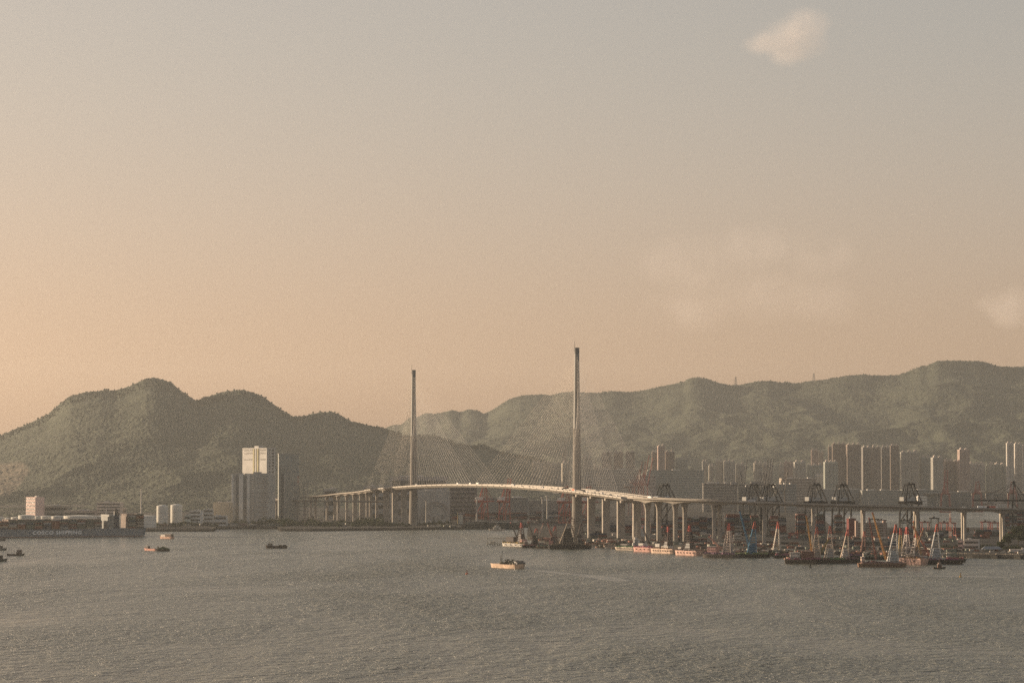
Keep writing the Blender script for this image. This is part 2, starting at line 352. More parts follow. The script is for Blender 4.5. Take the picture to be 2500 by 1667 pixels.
# towers: tapering shafts, concrete below, steel skin above
def ring(c, a, b, z, n=28):
    out = []
    for i in range(n):
        t = 2 * math.pi * i / n; ct, st = math.cos(t), math.sin(t); p = 2.0
        x = a * math.copysign(abs(ct) ** (2 / p), ct); y = b * math.copysign(abs(st) ** (2 / p), st)
        q = c + AX * y + NR * x; out.append((q.x, q.y, z))
    return out
PROF = [(3, 8.9, 10.0), (40, 7.9, 9.0), (72, 7.1, 8.3), (80, 6.7, 7.8), (130, 6.2, 6.9), (173, 5.6, 6.1)]
PROFS = [(173.2, 5.45, 5.95), (232, 4.6, 4.9), (289, 3.75, 3.9)]
for c, nm in ((TL, 'farther left'), (TR, 'nearer right')):
    b = MB(); b.loft([ring(c, a_, b_, z) for z, a_, b_ in PROF]); t = b.build('tower', TOWC, bridge); t['label'] = 'tapering concrete tower, the ' + nm + ' one'
    b = MB(); b.loft([ring(c, a_, b_, z) for z, a_, b_ in PROFS]); b.build('steel_shaft', TOWS, t)
    b = MB()
    for k in range(26):
        z = 178 + k * 4.2; w = 5.4 - (z - 173) / 116 * 1.7
        for e in (-1, 1): q = c + AX * (e * (w + .42)) ; b.box((q.x, q.y, z), (3.2, .9, 2.4), math.atan2(AX.y, AX.x) + math.pi / 2)
    tag(b.build("anchor_slots", CONC_D, t), kind="stuff")
    b = MB(); b.loft([ring(c, 3.95, 4.05, z) for z in (289.2, 297.6)]); b.loft([ring(c, 4.15, 4.25, z) for z in (297.7, 298.6)]); b.build('top_chamber', mat('top_steel', (.17, .165, .155), .6), t)
    b = MB(); q = c - NR * 3.7; b.tube((q.x, q.y, 298), (q.x, q.y, 309), .38, .2); b.tube((q.x, q.y, 292), (q.x, q.y, 298.5), .5); b.build('antenna', DARKM, t)
    b = MB(); b.loft([ring(c, 11.5, 12.5, z) for z in (2.5, 5.6)]); b.build('pile_cap', CONC_D, t)
q = bpt(HALF - 16, -13); b = MB(); b.box((q.x, q.y, q.z + 3.2), (9, 3, 2.2), math.atan2(NR.y, NR.x)).box((q.x, q.y, q.z + 1), (1, 1, 3)).box((q.x - 5, q.y, q.z + 2), (3, 2, 1.5)); b.build('maintenance_gantry', DARKM, bridge)
q = bpt(HALF - 60, -24); b = MB(); b.box((q.x + 9, q.y - 30, q.z - 5.2), (34, 3, 1.2), math.atan2(AX.y, AX.x)); b.tube((q.x + 8, q.y - 26, q.z - 5), (q.x + 8, q.y - 26, q.z - 2), .3); b.build('inspection_cradle', DARKM, bridge)
# 224 stays: 28 in each of eight fans
cable_me = MB().tube((0, 0, 0), (0, 0, 1), 1.0, n=5, cap=False).mesh('stay_cable', CABLE)
for tsgn in (-1, 1):
    for pl in (-1, 1):
        for out in (0, 1):
            for k in range(28):
                ds = (22 + k * 17.7) if not out else (16 + k * 9.9)
                s = tsgn * (HALF - ds) if not out else tsgn * (HALF + ds)
                zt = 181 + (k + .5) / 28 * 106; w = 5.3 - (zt - 173) / 116 * 1.6
                dirn = (-tsgn if not out else tsgn)
                base = (TR if tsgn > 0 else TL) + AX * (dirn * (w + .3)) + NR * (pl * 1.2)
                o = obj('stay_cable', cable_me, bridge); rot_to(o, bpt(s, pl * 25.6, -.2), Vector((base.x, base.y, zt)), .105)
                if k % 2 == 0:
                    f = obj('anchor_bracket', fin_me, bridge, bpt(s, pl * 26.9)); f.rotation_euler = (0, 0, math.atan2(AX.y, AX.x))
def pier(parent, c, zt, wx, wy, rz, flare=1.0, name='pier', m=None, zb=3.0):
    """rectangular pier with chamfered corners; flare widens its head"""
    def rg(z, f):
        w, d = wx * f / 2, wy / 2; k = .25 * min(w, d); out = []
        for x, y in ((-w + k, -d), (w - k, -d), (w, -d + k), (w, d - k), (w - k, d), (-w + k, d), (-w, d - k), (-w, -d + k)):
            out.append((c.x + x * math.cos(rz) - y * math.sin(rz), c.y + x * math.sin(rz) + y * math.cos(rz), z))
        return out
    b = MB(); H = zt - zb
    rings = [rg(zb, 1), rg(zt - 13, 1)]
    for t in (.3, .55, .8, 1.0): rings.append(rg(zt - 13 + 13 * t, 1 + (flare - 1) * t ** 2.2))
    b.loft(rings); return b.build(name, m or CONC, parent)
AXR = math.atan2(NR.y, NR.x)
for tsgn in (-1, 1):
    for ds in (72, 143, 213, 285):
        s = tsgn * (HALF + ds); p = bpt(s)
        if tsgn < 0 and ds > 250: continue
        pr = pier(bridge, p, p.z - 7.5, 11.5, 6.5, AXR, 1.0)
        b = MB(); b.box((p.x, p.y, p.z - 5.7), (50, 6, 3.6), AXR); b.build('crosshead', CONC, pr)
lamp_me = MB().tube((0, 0, 0), (0, 0, 10), .16, .1, 5).beam((0, -1.8, 10), (0, 1.8, 10), .18).mesh('lamp_post', STEEL)
for i in range(40):
    s = -HALF - 270 + i * 40.5
    o = obj('lamp_post', lamp_me, bridge, bpt(s, -7.4, 0)); o.rotation_euler = (0, 0, math.atan2(AX.y, AX.x))

# ------------------------------------------------------------------ approach viaducts
def catmull(pts, n):
    out = []; P = [pts[0] + (pts[0] - pts[1])] + pts + [pts[-1] + (pts[-1] - pts[-2])]
    for i in range(1, len(P) - 2):
        for k in range(n):
            t = k / n; a, b_, c, d = P[i - 1], P[i], P[i + 1], P[i + 2]
            out.append(.5 * ((2 * b_) + (c - a) * t + (2 * a - 5 * b_ + 4 * c - d) * t * t + (3 * b_ - a - 3 * c + d) * t ** 3))
    out.append(pts[-1]); return out
def normals(path):
    out = []
    for k in range(len(path)):
        d = path[min(k + 1, len(path) - 1)] - path[max(k - 1, 0)]; out.append(Vector((-d.y, d.x, 0)).normalized())
    return out
def viaduct(root, path, width, offs, piers, depth=3.3, haunch=3.2, pw=(7.0, 3.6), flare=1.9, m=None):
    """twin or single concrete girders on piers; piers: arc lengths"""
    L = [0]
    for a, b_ in zip(path[:-1], path[1:]): L.append(L[-1] + (b_ - a).length)
    N = normals(path); m = m or CONC
    def dep(k):
        if not piers: return depth
        q = min(abs(L[k] - x) for x in piers); return depth + haunch * max(0, 1 - q / 24) ** 1.6
    for off in offs:
        pp = [p + n * off for p, n in zip(path, N)]; h = width / 2
        b = MB(); sweep(b, pp, N, lambda k: [(-h, -.05), (-h, -.75), (-h * .55, -1.3), (-h * .45, -dep(k)), (h * .45, -dep(k)), (h * .55, -1.3), (h, -.75), (h, -.05)])
        g = b.build('deck_girder', m, root)
        b = MB(); sweep(b, pp, N, lambda k: [(-h + .7, -.04), (-h + .7, .01), (h - .7, .01), (h - .7, -.04)]); b.build('carriageway', ASPH, g)
        for e in (-1, 1):
            b = MB(); sweep(b, [p + n * (e * (h - .25)) for p, n in zip(pp, N)], N, lambda k: [(-.22, -.045), (-.22, 1.4), (.22, 1.4), (.22, -.045)]); b.build('parapet', m, g)
        for x in piers:
            k = min(range(len(L)), key=lambda i: abs(L[i] - x)); p = pp[k]
            pier(root, p, p.z - dep(k) - .02, pw[0], pw[1], math.atan2(N[k].y, N[k].x), flare, m=m)
    return L, N
def W(px, Y, z): return Vector((xat(px, Y), Y, z))
endR, endL = bpt(HALF + 292.5), bpt(-HALF - 292.5)
pathR = catmull([endR, W(1600, 4052, 67.4), W(1660, 4008, 66.6), W(1739, 3968, 65.4), W(1850, 3948, 63.2), W(2000, 3941, 60.5), W(2120, 3939, 58.8), W(2250, 3938, 57), W(2380, 3938, 55.2), W(2500, 3938, 53.6), W(2640, 3938, 51.6)], 9)
LR = [0]
for a, b_ in zip(pathR[:-1], pathR[1:]): LR.append(LR[-1] + (b_ - a).length)
def arc_at(px):
    k = min(range(len(pathR)), key=lambda i: abs(PXC + pathR[i].x / pathR[i].y * FPX - px)); return LR[k]
viaR = thing('approach_viaduct', 'twin concrete road viaduct on flared piers running right from the bridge past the port', 'viaduct')
viaduct(viaR, pathR, 17.6, (-9.6, 9.6), [arc_at(p) for p in (1592, 1660, 1750, 1858, 1978, 2109, 2241, 2349, 2440, 2540)])
lamp2 = MB().tube((0, 0, 0), (0, 0, 9), .14, .09, 5).beam((0, 0, 9), (0, -2, 9.2), .16).mesh('lamp_post', STEEL)
NRp = normals(pathR)
for i in range(6, len(pathR), 6): obj('lamp_post', lamp2, viaR, pathR[i])
pathL = catmull([endL, W(885, 5745, 63.3), W(845, 5850, 59.6), W(808, 5905, 55.6), W(765, 5935, 53.2), W(715, 5950, 51.8), W(660, 5990, 50.5), W(600, 6060, 49.0)], 9)
viaL = thing('hillside_viaduct', 'concrete viaduct curving left from the bridge towards the wooded hill', 'viaduct')
LL = [0]
for a, b_ in zip(pathL[:-1], pathL[1:]): LL.append(LL[-1] + (b_ - a).length)
viaduct(viaL, pathL, 17.0, (-10, 10), [40 + 50 * i for i in range(int((LL[-1] - 60) / 50))], haunch=2.0, depth=2.4, pw=(5.5, 3.0), flare=1.7)
pathS = catmull([W(690, 5900, 52.5), W(664, 5830, 52.2), W(655, 5740, 51.6), W(664, 5680, 50.4), W(700, 5640, 49), W(760, 5610, 48.2), W(830, 5590, 47.6), W(900, 5575, 47.0), W(935, 5600, 46.5)], 9)
viaS = thing('loop_ramp', 'lower concrete slip road looping round at its lit left end', 'ramp')
viaduct(viaS, pathS, 11.0, (0,), [60, 118, 170, 222, 272, 322], haunch=.8, depth=2.2, pw=(3.4, 2.6), flare=1.8)

# far elevated road in front of the housing towers, lit by the sun
farR = thing('elevated_road', 'thin sunlit elevated road in front of the far housing towers at right', 'elevated road')
pf = [W(px, 7620, zat(py, 7620)) for px, py in ((2255, 1205), (2320, 1202), (2390, 1200), (2460, 1199.5), (2560, 1199))]
viaduct(farR, catmull(pf, 4), 14, (0,), [30 + 48 * i for i in range(7)], haunch=0, depth=2.6, pw=(4, 3), flare=1.4)

# ------------------------------------------------------------------ road vehicles on the bridge
def truck(kind, col, label, p, ax):
    b = MB(); r = thing(kind, label, 'truck' if kind != 'van' else 'van', p, math.atan2(ax.y, ax.x), 'vehicles on the bridge')
    pm = mat('paint_' + '_'.join('%d' % int(c * 100) for c in col), col, .45, scale=.6, var=.08)
    if kind == 'box_truck':
        MB().box((-1.2, 0, .9), (8.2, 2.5, 2.7), base=True).build('cargo_box', pm, r); MB().box((4.2, 0, .7), (2.0, 2.4, 2.2), base=True).build('cab', mat('white_paint', (.7, .68, .64), .5), r)
        ws = (-4, -2.8, 3.9)
    elif kind == 'container_truck':
        MB().box((-1.5, 0, 1.3), (12.2, 2.5, 2.7), base=True).build('container', pm, r); MB().box((6.4, 0, .7), (2.2, 2.4, 2.7), base=True).build('cab', mat('white_paint', (.7, .68, .64), .5), r); MB().box((-.5, 0, .8), (13.5, 2.0, .45), base=True).build('chassis', DARKM, r)
        ws = (-6, -4.6, 3.2, 6.4)
    else:
        MB().loft([[(-2.4, y, z) for y, z in ((-.9, .4), (.9, .4), (.85, 2.0), (-.85, 2.0))], [(1.2, y, z) for y, z in ((-.9, .4), (.9, .4), (.85, 2.0), (-.85, 2.0))], [(2.4, y, z) for y, z in ((-.9, .4), (.9, .4), (.8, 1.1), (-.8, 1.1))]]).build('body', pm, r); ws = (-1.5, 1.5)
    for w in ws:
        b = MB()
        for e in (-1.05, 1.05): b.tube((w, e - .15, .5), (w, e + .15, .5), .5, n=8)
        b.build('wheel_pair', DARKM, r)
    return r
ORD = ['first', 'second', 'third', 'fourth', 'fifth', 'sixth', 'seventh', 'eighth', 'ninth', 'tenth', 'eleventh', 'twelfth', 'thirteenth', 'fourteenth', 'fifteenth', 'sixteenth', 'seventeenth', 'eighteenth', 'nineteenth', 'twentieth']
VEH = [(-120, 'box_truck', (.72, .7, .66)), (-30, 'box_truck', (.75, .72, .66)), (-8, 'container_truck', (.7, .66, .6)), (140, 'van', (.1, .1, .1)), (230, 'container_truck', (.45, .44, .42)), (300, 'van', (.15, .14, .13)), (330, 'van', (.6, .58, .55)), (395, 'box_truck', (.2, .2, .22)), (455, 'van', (.1, .1, .1)), (560, 'container_truck', (.5, .16, .08)), (605, 'van', (.7, .7, .68)), (640, 'van', (.12, .12, .12)), (668, 'van', (.08, .08, .1)), (690, 'box_truck', (.35, .34, .33)), (760, 'van', (.7, .66, .6)), (-430, 'box_truck', (.5, .48, .45)), (-560, 'van', (.7, .66, .6))]
VEH.sort()
for i, (s, k, c) in enumerate(VEH):
    truck(k, c, '%s %s on the bridge deck, %s vehicle from the left' % ({'(0': ''}.get('', '') + ('pale' if sum(c) > 1.6 else 'rust red' if c[0] > c[1] * 2 else 'grey' if sum(c) > .9 else 'dark'), k.replace('_', ' '), ORD[i]), bpt(s, rnd.choice((-14, -19, -21)), .03), AX)
for i, (px, k, c) in enumerate(((1596, 'box_truck', (.78, .75, .7)), (1810, 'van', (.6, .58, .55)), (1832, 'box_truck', (.45, .45, .46)), (2412, 'box_truck', (.75, .73, .7)), (2425, 'container_truck', (.42, .12, .1)), (2344, 'van', (.75, .74, .7)), (2386, 'box_truck', (.7, .72, .72)))):
    j = min(range(len(pathR)), key=lambda q: abs(PXC + pathR[q].x / pathR[q].y * FPX - px)); d = (pathR[min(j + 1, len(pathR) - 1)] - pathR[j - 1]).normalized(); n = NRp[j]
    truck(k, c, '%s %s driving on the approach viaduct, %s from the bridge end' % ('pale' if sum(c) > 1.6 else 'rust red' if c[0] > c[1] * 2 else 'grey', k.replace('_', ' '), ORD[[0, 1, 2, 5, 6, 3, 4][i]]), pathR[j] - n * 5 + Vector((0, 0, .02)), d)

# ------------------------------------------------------------------ buildings
GLASS = mat('window_glass', (.035, .04, .042), .25, scale=.5, var=.3, spec=.5)
WALLS = {}
def wall(col): 
    k = 'wall_%02d_%02d_%02d' % tuple(int(c * 100) for c in col); return mat(k, col, .85, scale=.05, var=.16)
def windows(b, w, h0, h1, y, floor, nx, axis='x', sgn=-1, ww=.55, wh=.5, hw=0.0):
    """flat window panes standing 0.12 m proud of one facade; axis x = facade across x at y"""
    n = int((h1 - h0) / floor)
    for i in range(n):
        z = h0 + (i + .5) * floor
        for k in range(nx):
            c = -w / 2 + (k + .5) * w / nx; a = w / nx * ww / 2; d = floor * wh / 2
            if axis == 'x': q = [(c - a, y + sgn * .12, z - d), (c + a, y + sgn * .12, z - d), (c + a, y + sgn * .12, z + d), (c - a, y + sgn * .12, z + d)]
            else: q = [(y + sgn * .12, c - a, z - d), (y + sgn * .12, c + a, z - d), (y + sgn * .12, c + a, z + d), (y + sgn * .12, c - a, z + d)]
            b.add(q, [(0, 1, 2, 3)])
def tower_block(px0, px1, ytop, Y, col, label, group=None, ribs=3, rz=None, roof=2, name='housing_tower', base=3.0, depth=None, roof_col=None):
    """slab or cross-plan tower: body with projecting bays, roof plant rooms and a grid of windows"""
    x0, x1 = xat(px0, Y), xat(px1, Y); w = x1 - x0; z = zat(ytop, Y) - base; rz = rnd.choice((-.12, -.08, -.05, 0, .04, .12)) if rz is None else rz
    t = thing(name, label, 'building', ((x0 + x1) / 2, Y, base), rz, group)
    d = depth or max(14, w * .8); m = wall(col); r = random.Random(int(px0 * 7 + ytop))
    bw = w * .94; body = MB().box((0, 0, z / 2), (bw, d, z)).build('body', m, t)
    n = max(1, ribs); cw = bw / (n * 2 + 1)
    for k in range(n):
        c = -bw / 2 + (2 * k + 1.5) * cw
        bay = MB().box((c, -d / 2 - 1.3, z / 2 - .6), (cw * 1.1, 2.6, z - 1.2)).build('bay', m, t)
        wb = MB(); windows(wb, cw * 1.0, 3, z - 2, 0, 3.1, max(1, int(cw / 3.2)), 'x'); wb.v = [(x + c, y - d / 2 - 2.6, zz) for x, y, zz in wb.v]; o = wb.build('window_grid', GLASS, bay); o['kind'] = 'stuff'
    wb = MB(); windows(wb, bw, 3, z - 2, -d / 2, 3.1, n * 2 + 1, 'x', ww=.38); windows(wb, d, 3, z - 2, -bw / 2, 3.1, max(2, int(d / 5)), 'y', ww=.4)
    o = wb.build('window_grid', GLASS, body); o['kind'] = 'stuff'
    MB().box((0, 0, z + .55), (bw + .5, d + .5, 1.1)).build('roof_slab', m, t)
    for k in range(roof):
        c = (k + .5 - roof / 2) * bw / roof; h = r.uniform(3.5, 7.5); q = MB().box((c, 0, z + 1.1 + h / 2), (bw / roof * .42, d * .4, h)); q.box((c + 1, 0, z + 1.1 + h + 1.2), (bw / roof * .2, d * .2, 2.4)).build('plant_room', wall(roof_col or (.40, .35, .31)), t)
    return t
BEI, GRY, BRN, PNK, WHT, DRK, GRN = (.42, .375, .31), (.33, .315, .28), (.23, .185, .155), (.38, .29, .25), (.50, .465, .415), (.21, .20, .185), (.30, .315, .275)
CLUSTERS = [
    ('housing block just left of the nearer bridge tower', 7300, [(1298, 1319, 1129, BEI, 3), (1320, 1345, 1131, GRY, 2), (1345, 1370, 1132, GRY, 3), (1371, 1393, 1131, BEI, 2)]),
    ('thin tower just right of the nearer bridge tower', 7300, [(1421, 1446, 1116, BEI, 2), (1447, 1468, 1139, GRY, 2)]),
    ('dark brown tower behind the right hand stays', 7700, [(1469, 1494, 1105, BRN, 2), (1498, 1522, 1104, BRN, 2), (1527, 1550, 1104, BRN, 2), (1591, 1605, 1104, BRN, 1), (1605, 1623, 1089, PNK, 2), (1623, 1647, 1103, BRN, 2)]),
    ('block of the group right of the brown towers', 7800, [(1648, 1681, 1121, GRN, 2), (1714, 1727, 1127, GRY, 1), (1730, 1742, 1137, BEI, 2), (1746, 1765, 1125, BEI, 2), (1765, 1795, 1127, GRY, 4), (1795, 1819, 1133, GRY, 3)]),
    ('lit ribbed block beside the raised grey booms', 7700, [(1840, 1861, 1131, BEI, 4), (1861, 1888, 1132, GRY, 3)]),
    ('pale block left of the wide dark tower row', 7700, [(1903, 1913, 1134, BEI, 1), (1913, 1936, 1128, PNK, 2), (1938, 1967, 1128, GRY, 2), (1968, 2009, 1136, GRN, 3)]),
    ('tall tower of the high dark skyline row', 7900, [(1980, 1998, 1099, PNK, 2), (1998, 2011, 1104, GRY, 1), (2022, 2031, 1091, BRN, 1), (2031, 2066, 1084, BRN, 4), (2066, 2102, 1086, BRN, 4), (2104, 2126, 1092, DRK, 2), (2127, 2150, 1092, BRN, 2), (2151, 2172, 1092, DRK, 2), (2173, 2195, 1088, BRN, 2)]),
    ('mid height tower before the high dark row', 7500, [(2011, 2045, 1128, GRN, 3), (1990, 2011, 1159, WHT, 2)]),
    ('slab block of the right hand skyline group', 7700, [(2197, 2243, 1104, GRY, 5), (2246, 2273, 1117, GRN, 2), (2274, 2301, 1117, GRY, 3), (2302, 2340, 1126, BRN, 3), (2339, 2366, 1098, PNK, 2), (2363, 2404, 1132, WHT, 4), (2411, 2456, 1134, GRN, 4)]),
    ('tall white tower of the trio at the right edge', 7600, [(2457, 2475, 1082, WHT, 2), (2476, 2495, 1083, WHT, 2), (2496, 2518, 1086, WHT, 2)]),
]
for ci, (desc, Y, bl) in enumerate(CLUSTERS):
    for i, (a, b_, yt, col, ribs) in enumerate(bl):
        pos = '' if len(bl) == 1 else (['left', 'right'][i] + ' one' if len(bl) == 2 else ORD[i] + ' from the left')
        tower_block(a, b_, yt, Y + 2700 + rnd.uniform(-60, 60) + (i % 2) * 70, col, desc + (', ' + pos if pos else ''), 'skyline housing towers', ribs, roof=2 if b_ - a < 30 else 3)
tower_block(1373, 1384, 1096, 10500, BEI, 'single thin pale tower far behind the block left of the nearer bridge tower', 'skyline housing towers', 1, roof=1)

def block(name, label, px0, px1, ytop, Y, col, rz=0.0, floors=4, base=4.5, depth=None, cat='building', roofm=None, band=True, parapet=True, bandm=None):
    """low industrial or office block with real window bands and roof gear"""
    x0, x1 = xat(px0, Y), xat(px1, Y); w = x1 - x0; z = zat(ytop, Y) - base; d = depth or max(12, w * .5); m = wall(col)
    t = thing(name, label, cat, ((x0 + x1) / 2, Y, base), rz); bw = w / max(.6, abs(math.cos(rz)) + d / w * abs(math.sin(rz)))
    if abs(rz) < .12: bw = w
    body = MB().box((0, 0, z / 2), (bw, d, z)).build('body', m, t)
    if band:
        fh = z / floors
        for k in range(floors):
            for sx, sy, ax in ((bw * .94, .16, 0), (.16, d * .9, 1)):
                q = MB(); zz = (k + .55) * fh
                if ax == 0: q.box((0, -d / 2 - .02, zz), (sx, sy, fh * .42))
                else: q.box((-bw / 2 - .02, 0, zz), (sx, sy, fh * .42))
                q.build('window_band', bandm or GLASS, body)
    if parapet: MB().box((0, 0, z + .4), (bw + .6, d + .6, .8)).build('roof_slab', m, t)
    r = random.Random(int(px0 + ytop))
    for k in range(r.choice((1, 2, 2, 3))):
        MB().box((r.uniform(-.35, .35) * bw, r.uniform(-.2, .2) * d, z + .8 + 1.2), (r.uniform(.08, .2) * bw, d * .3, 2.4)).build('roof_unit', roofm or wall((.5, .47, .43)), t)
    return t
# the white tower pair on the left shore
def white_towers():
    t = thing('office_tower', 'tall white lit tower block with stripes rising behind the lower striped block', 'building', (xat(632, 5575), 5575, 4.5), R(-50))
    z = zat(1095, 5560) - 4.5; w, d = 84, 21; m = wall((.50, .48, .44)); g = wall((.30, .32, .31)); ol = wall((.42, .38, .24))
    MB().box((0, 0, z / 2), (w, d, z)).build('body', m, t)
    for c, cw, mm in ((26, 5, ol), (33, 4, m), (40, 5, ol)): MB().box((-w / 2 + 14 + c, -d / 2 - .5, z / 2), (cw, 1.0, z)).build('facade_stripe', mm, t)
    n = 24
    for k in range(n):
        zz = (k + .5) * z / n
        for c, cw in ((-22, 30), (28, 20)):
            if k > n - 6 and k % 2 == 0 or k == n - 1: MB().box((c, -d / 2 - .03, zz), (cw, .3, z / n * .38)).build('window_band', GLASS, t)
        MB().box((w / 2 + .03, 0, zz), (.3, d * .8, z / n * .5)).build('window_band', GLASS, t)
    for c in (-d * .32, -d * .05, d * .34): MB().box((w / 2 + .6, c, z / 2), (1.2, 2.6, z)).build('pilaster', m, t)
    MB().box((0, 0, z + .8), (w + 1, d + 1, 1.6)).build('roof_slab', m, t); MB().box((-4, 3, z + 3.5), (14, 12, 4)).build('plant_room', m, t)
    t = thing('office_block', 'lower dark and white striped tower block in front of the tall white tower', 'building', (xat(619, 5470), 5470, 4.5), R(-14))
    z = zat(1158, 5470) - 4.5; w, d = 76, 34; MB().box((0, 0, z / 2), (w, d, z)).build('body', wall((.36, .36, .335)), t)
    for c, cw in ((-36.5, 4), (-19, 8.5), (-4, 5.5)): MB().box((c, -d / 2 - .6, z / 2 + .5), (cw, 1.3, z + 1)).build('pier_strip', wall((.55, .55, .52)), t)
    MB().box((-w / 2 - .6, 0, z / 2), (1.2, d, z)).build('end_wall', wall((.58, .54, .48)), t)
    for c in (-27.5, -11.5): MB().box((c, -d / 2 - .3, z / 2), (5, .7, z - 3)).build('curtain_wall', mat('blue_glass', (.10, .12, .13), .2, scale=.1, spec=.6), t)
    n = 21
    for k in range(n):
        zz = (k + .5) * z / n
        MB().box((5.5, -d / 2 - .7, zz), (3.4, 1.5, z / n * .5)).build('balcony', wall((.50, .48, .44)), t)
        MB().box((28, -d / 2 - .8, zz), (9 + 6 * (k % 2), 1.7, z / n * .22)).build('balcony', wall((.42, .40, .37)), t)
        if k % 2: MB().box((17, -d / 2 - .4, zz), (8, .9, z / n * .25)).build('balcony', wall((.30, .29, .28)), t)
    for c, cw, h in ((-30, 12, 3), (-8, 14, 2), (8, 10, 5), (24, 16, 2.5)): MB().box((c, 0, z + h / 2), (cw, d * .6, h)).build('roof_unit', wall((.35, .33, .3)), t)
    t = thing('glass_tower', 'dark greenish glass tower standing right of the white tower block', 'building', (xat(704, 5640), 5640, 4.5), R(8))
    z = zat(1108, 5640) - 4.5; w, d = 40, 30; MB().box((0, 0, z / 2), (w, d, z)).build('body', mat('green_glass', (.27, .285, .26), .35, scale=.08, spec=.4), t)
    for k in range(26): MB().box((0, -d / 2 - .05, (k + .5) * z / 26), (w, .3, .5)).build('floor_band', wall((.31, .32, .30)), t)
    MB().box((-8, -d / 2 - .5, z * .37), (2.2, 1.2, z * .7)).build('pilaster', wall((.42, .41, .38)), t); MB().box((-13, -d / 2 - .4, z * .37), (4, 1, z * .7)).build('pilaster', wall((.12, .13, .13)), t)
    MB().box((0, 0, z + .6), (w + 1, d + 1, 1.2)).build('roof_slab', wall((.4, .38, .33)), t)
    t = thing('lattice_tower', 'grey lattice steelwork standing right of the dark glass tower', 'steel tower', (xat(736, 5600), 5600, 4.5), 0)
    z = zat(1165, 5600) - 4.5; b = MB()
    for x in (-13, -4, 5, 13): b.beam((x, 0, 0), (x, 0, z * (.95 if abs(x) > 10 else .8)), 1.1)
    b.build('column_row', wall((.22, .21, .2)), t)
    for k in range(9): MB().beam((-13, 0, (k + 1) * z / 11), (13, 0, (k + 1) * z / 11), .7).beam((-13, 0, k * z / 11), (13, 0, (k + 1) * z / 11), .5).build('brace', wall((.22, .21, .2)), t)
    for k in range(4): MB().box((-6.5, -1, z * .86 + k * 4.4), (1.8, 1.8, 4.2)).build('mast_section', wall((.62, .5, .42)) if k % 2 == 0 else wall((.35, .1, .06)), t)
    for k in range(6): MB().box((13, -1, z * .5 + k * 6), (1.4, 1.4, 2.4)).build('light_box', wall((.5, .5, .46)), t)
white_towers()
block('housing_block', 'pink lit concrete block with two wings at the far left shore', 63, 110, 1214, 5420, (.66, .50, .44), R(-50), 8, depth=20)
block('factory_building', 'low green roofed factory building right of the pink lit block', 98, 171, 1235, 5480, (.30, .29, .25), R(-4), 3, depth=30)
block('low_shed', 'long low pinkish shed between the green roofed factory and the banded office', 158, 236, 1247, 5420, (.42, .35, .30), 0, 2, depth=22)
block('office_building', 'grey office building with seven rows of window bands above the ship', 240, 299, 1227, 5450, (.58, .50, .43), R(-5), 7, depth=24)
block('annex_building', 'small grey annex against the right side of the banded office', 298, 309, 1243, 5470, (.40, .37, .33), 0, 4, depth=14)
block('storage_block', 'plain cream windowless block left of the striped tower block', 522, 567, 1227, 5400, (.60, .50, .36), R(-10), 2, band=False, depth=30)
block('white_house', 'white low rise with balconies left of the cream windowless block', 463, 496, 1247, 5300, (.58, .57, .53), R(-14), 4, depth=16)
block('grey_house', 'pale grey low rise between the white low rise and the cream block', 499, 521, 1243, 5360, (.46, .46, .43), 0, 4, depth=14)
block('green_shed', 'small pale green shed left of the white low rise', 452, 466, 1258, 5290, (.44, .47, .42), 0, 2, depth=12)
block('dock_shed', 'low white shed in front of the cream block', 524, 555, 1259, 5290, (.5, .49, .46), R(-6), 2, depth=14)
block('long_grey_hall', 'long grey flat hall behind the farther bridge tower, above its deck', 953, 1092, 1164, 5950, (.34, .32, .30), R(2), 3, depth=40)
block('pale_hall', 'pale hall below the bridge deck right of the farther tower', 1021, 1098, 1199, 5600, (.44, .42, .38), 0, 3, depth=30, band=False)
arch = bpy.data.objects['pale_hall']; za = zat(1199, 5600) - 4.5
for k, (q, wd, cc) in enumerate(((27, 3.2, (.34, .31, .28)), (21, 2.0, (.38, .36, .33)))):
    b = MB()
    for i in range(16):
        a0, a1 = math.pi * i / 16, math.pi * (i + 1) / 16; b.beam((q * math.cos(a0) + 4, -15.5, 14 + q * math.sin(a0)), (q * math.cos(a1) + 4, -15.5, 14 + q * math.sin(a1)), 1.6, wd)
    b.build('arch_rib', wall(cc), arch)
for k in range(7): MB().box((-27 + k * 9, -15.3, 8 + (k % 3) * 2), (5, 1.2, 8)).build('loading_door', wall((.22, .21, .19) if k % 2 else (.36, .33, .29)), arch)
block('container_office', 'dark many windowed block right of the pale hall under the deck', 1098, 1165, 1190, 5750, (.20, .19, .175), 0, 8, depth=30)
block('deck_side_building', 'flat roofed pale building left above the far end of the bridge deck', 888, 954, 1186, 5900, (.36, .35, .32), R(3), 4, depth=25)
block('low_flat_shed', 'small flat roofed shed on the road left of the bridge end', 792, 824, 1193, 6050, (.34, .34, .31), 0, 3, depth=20)
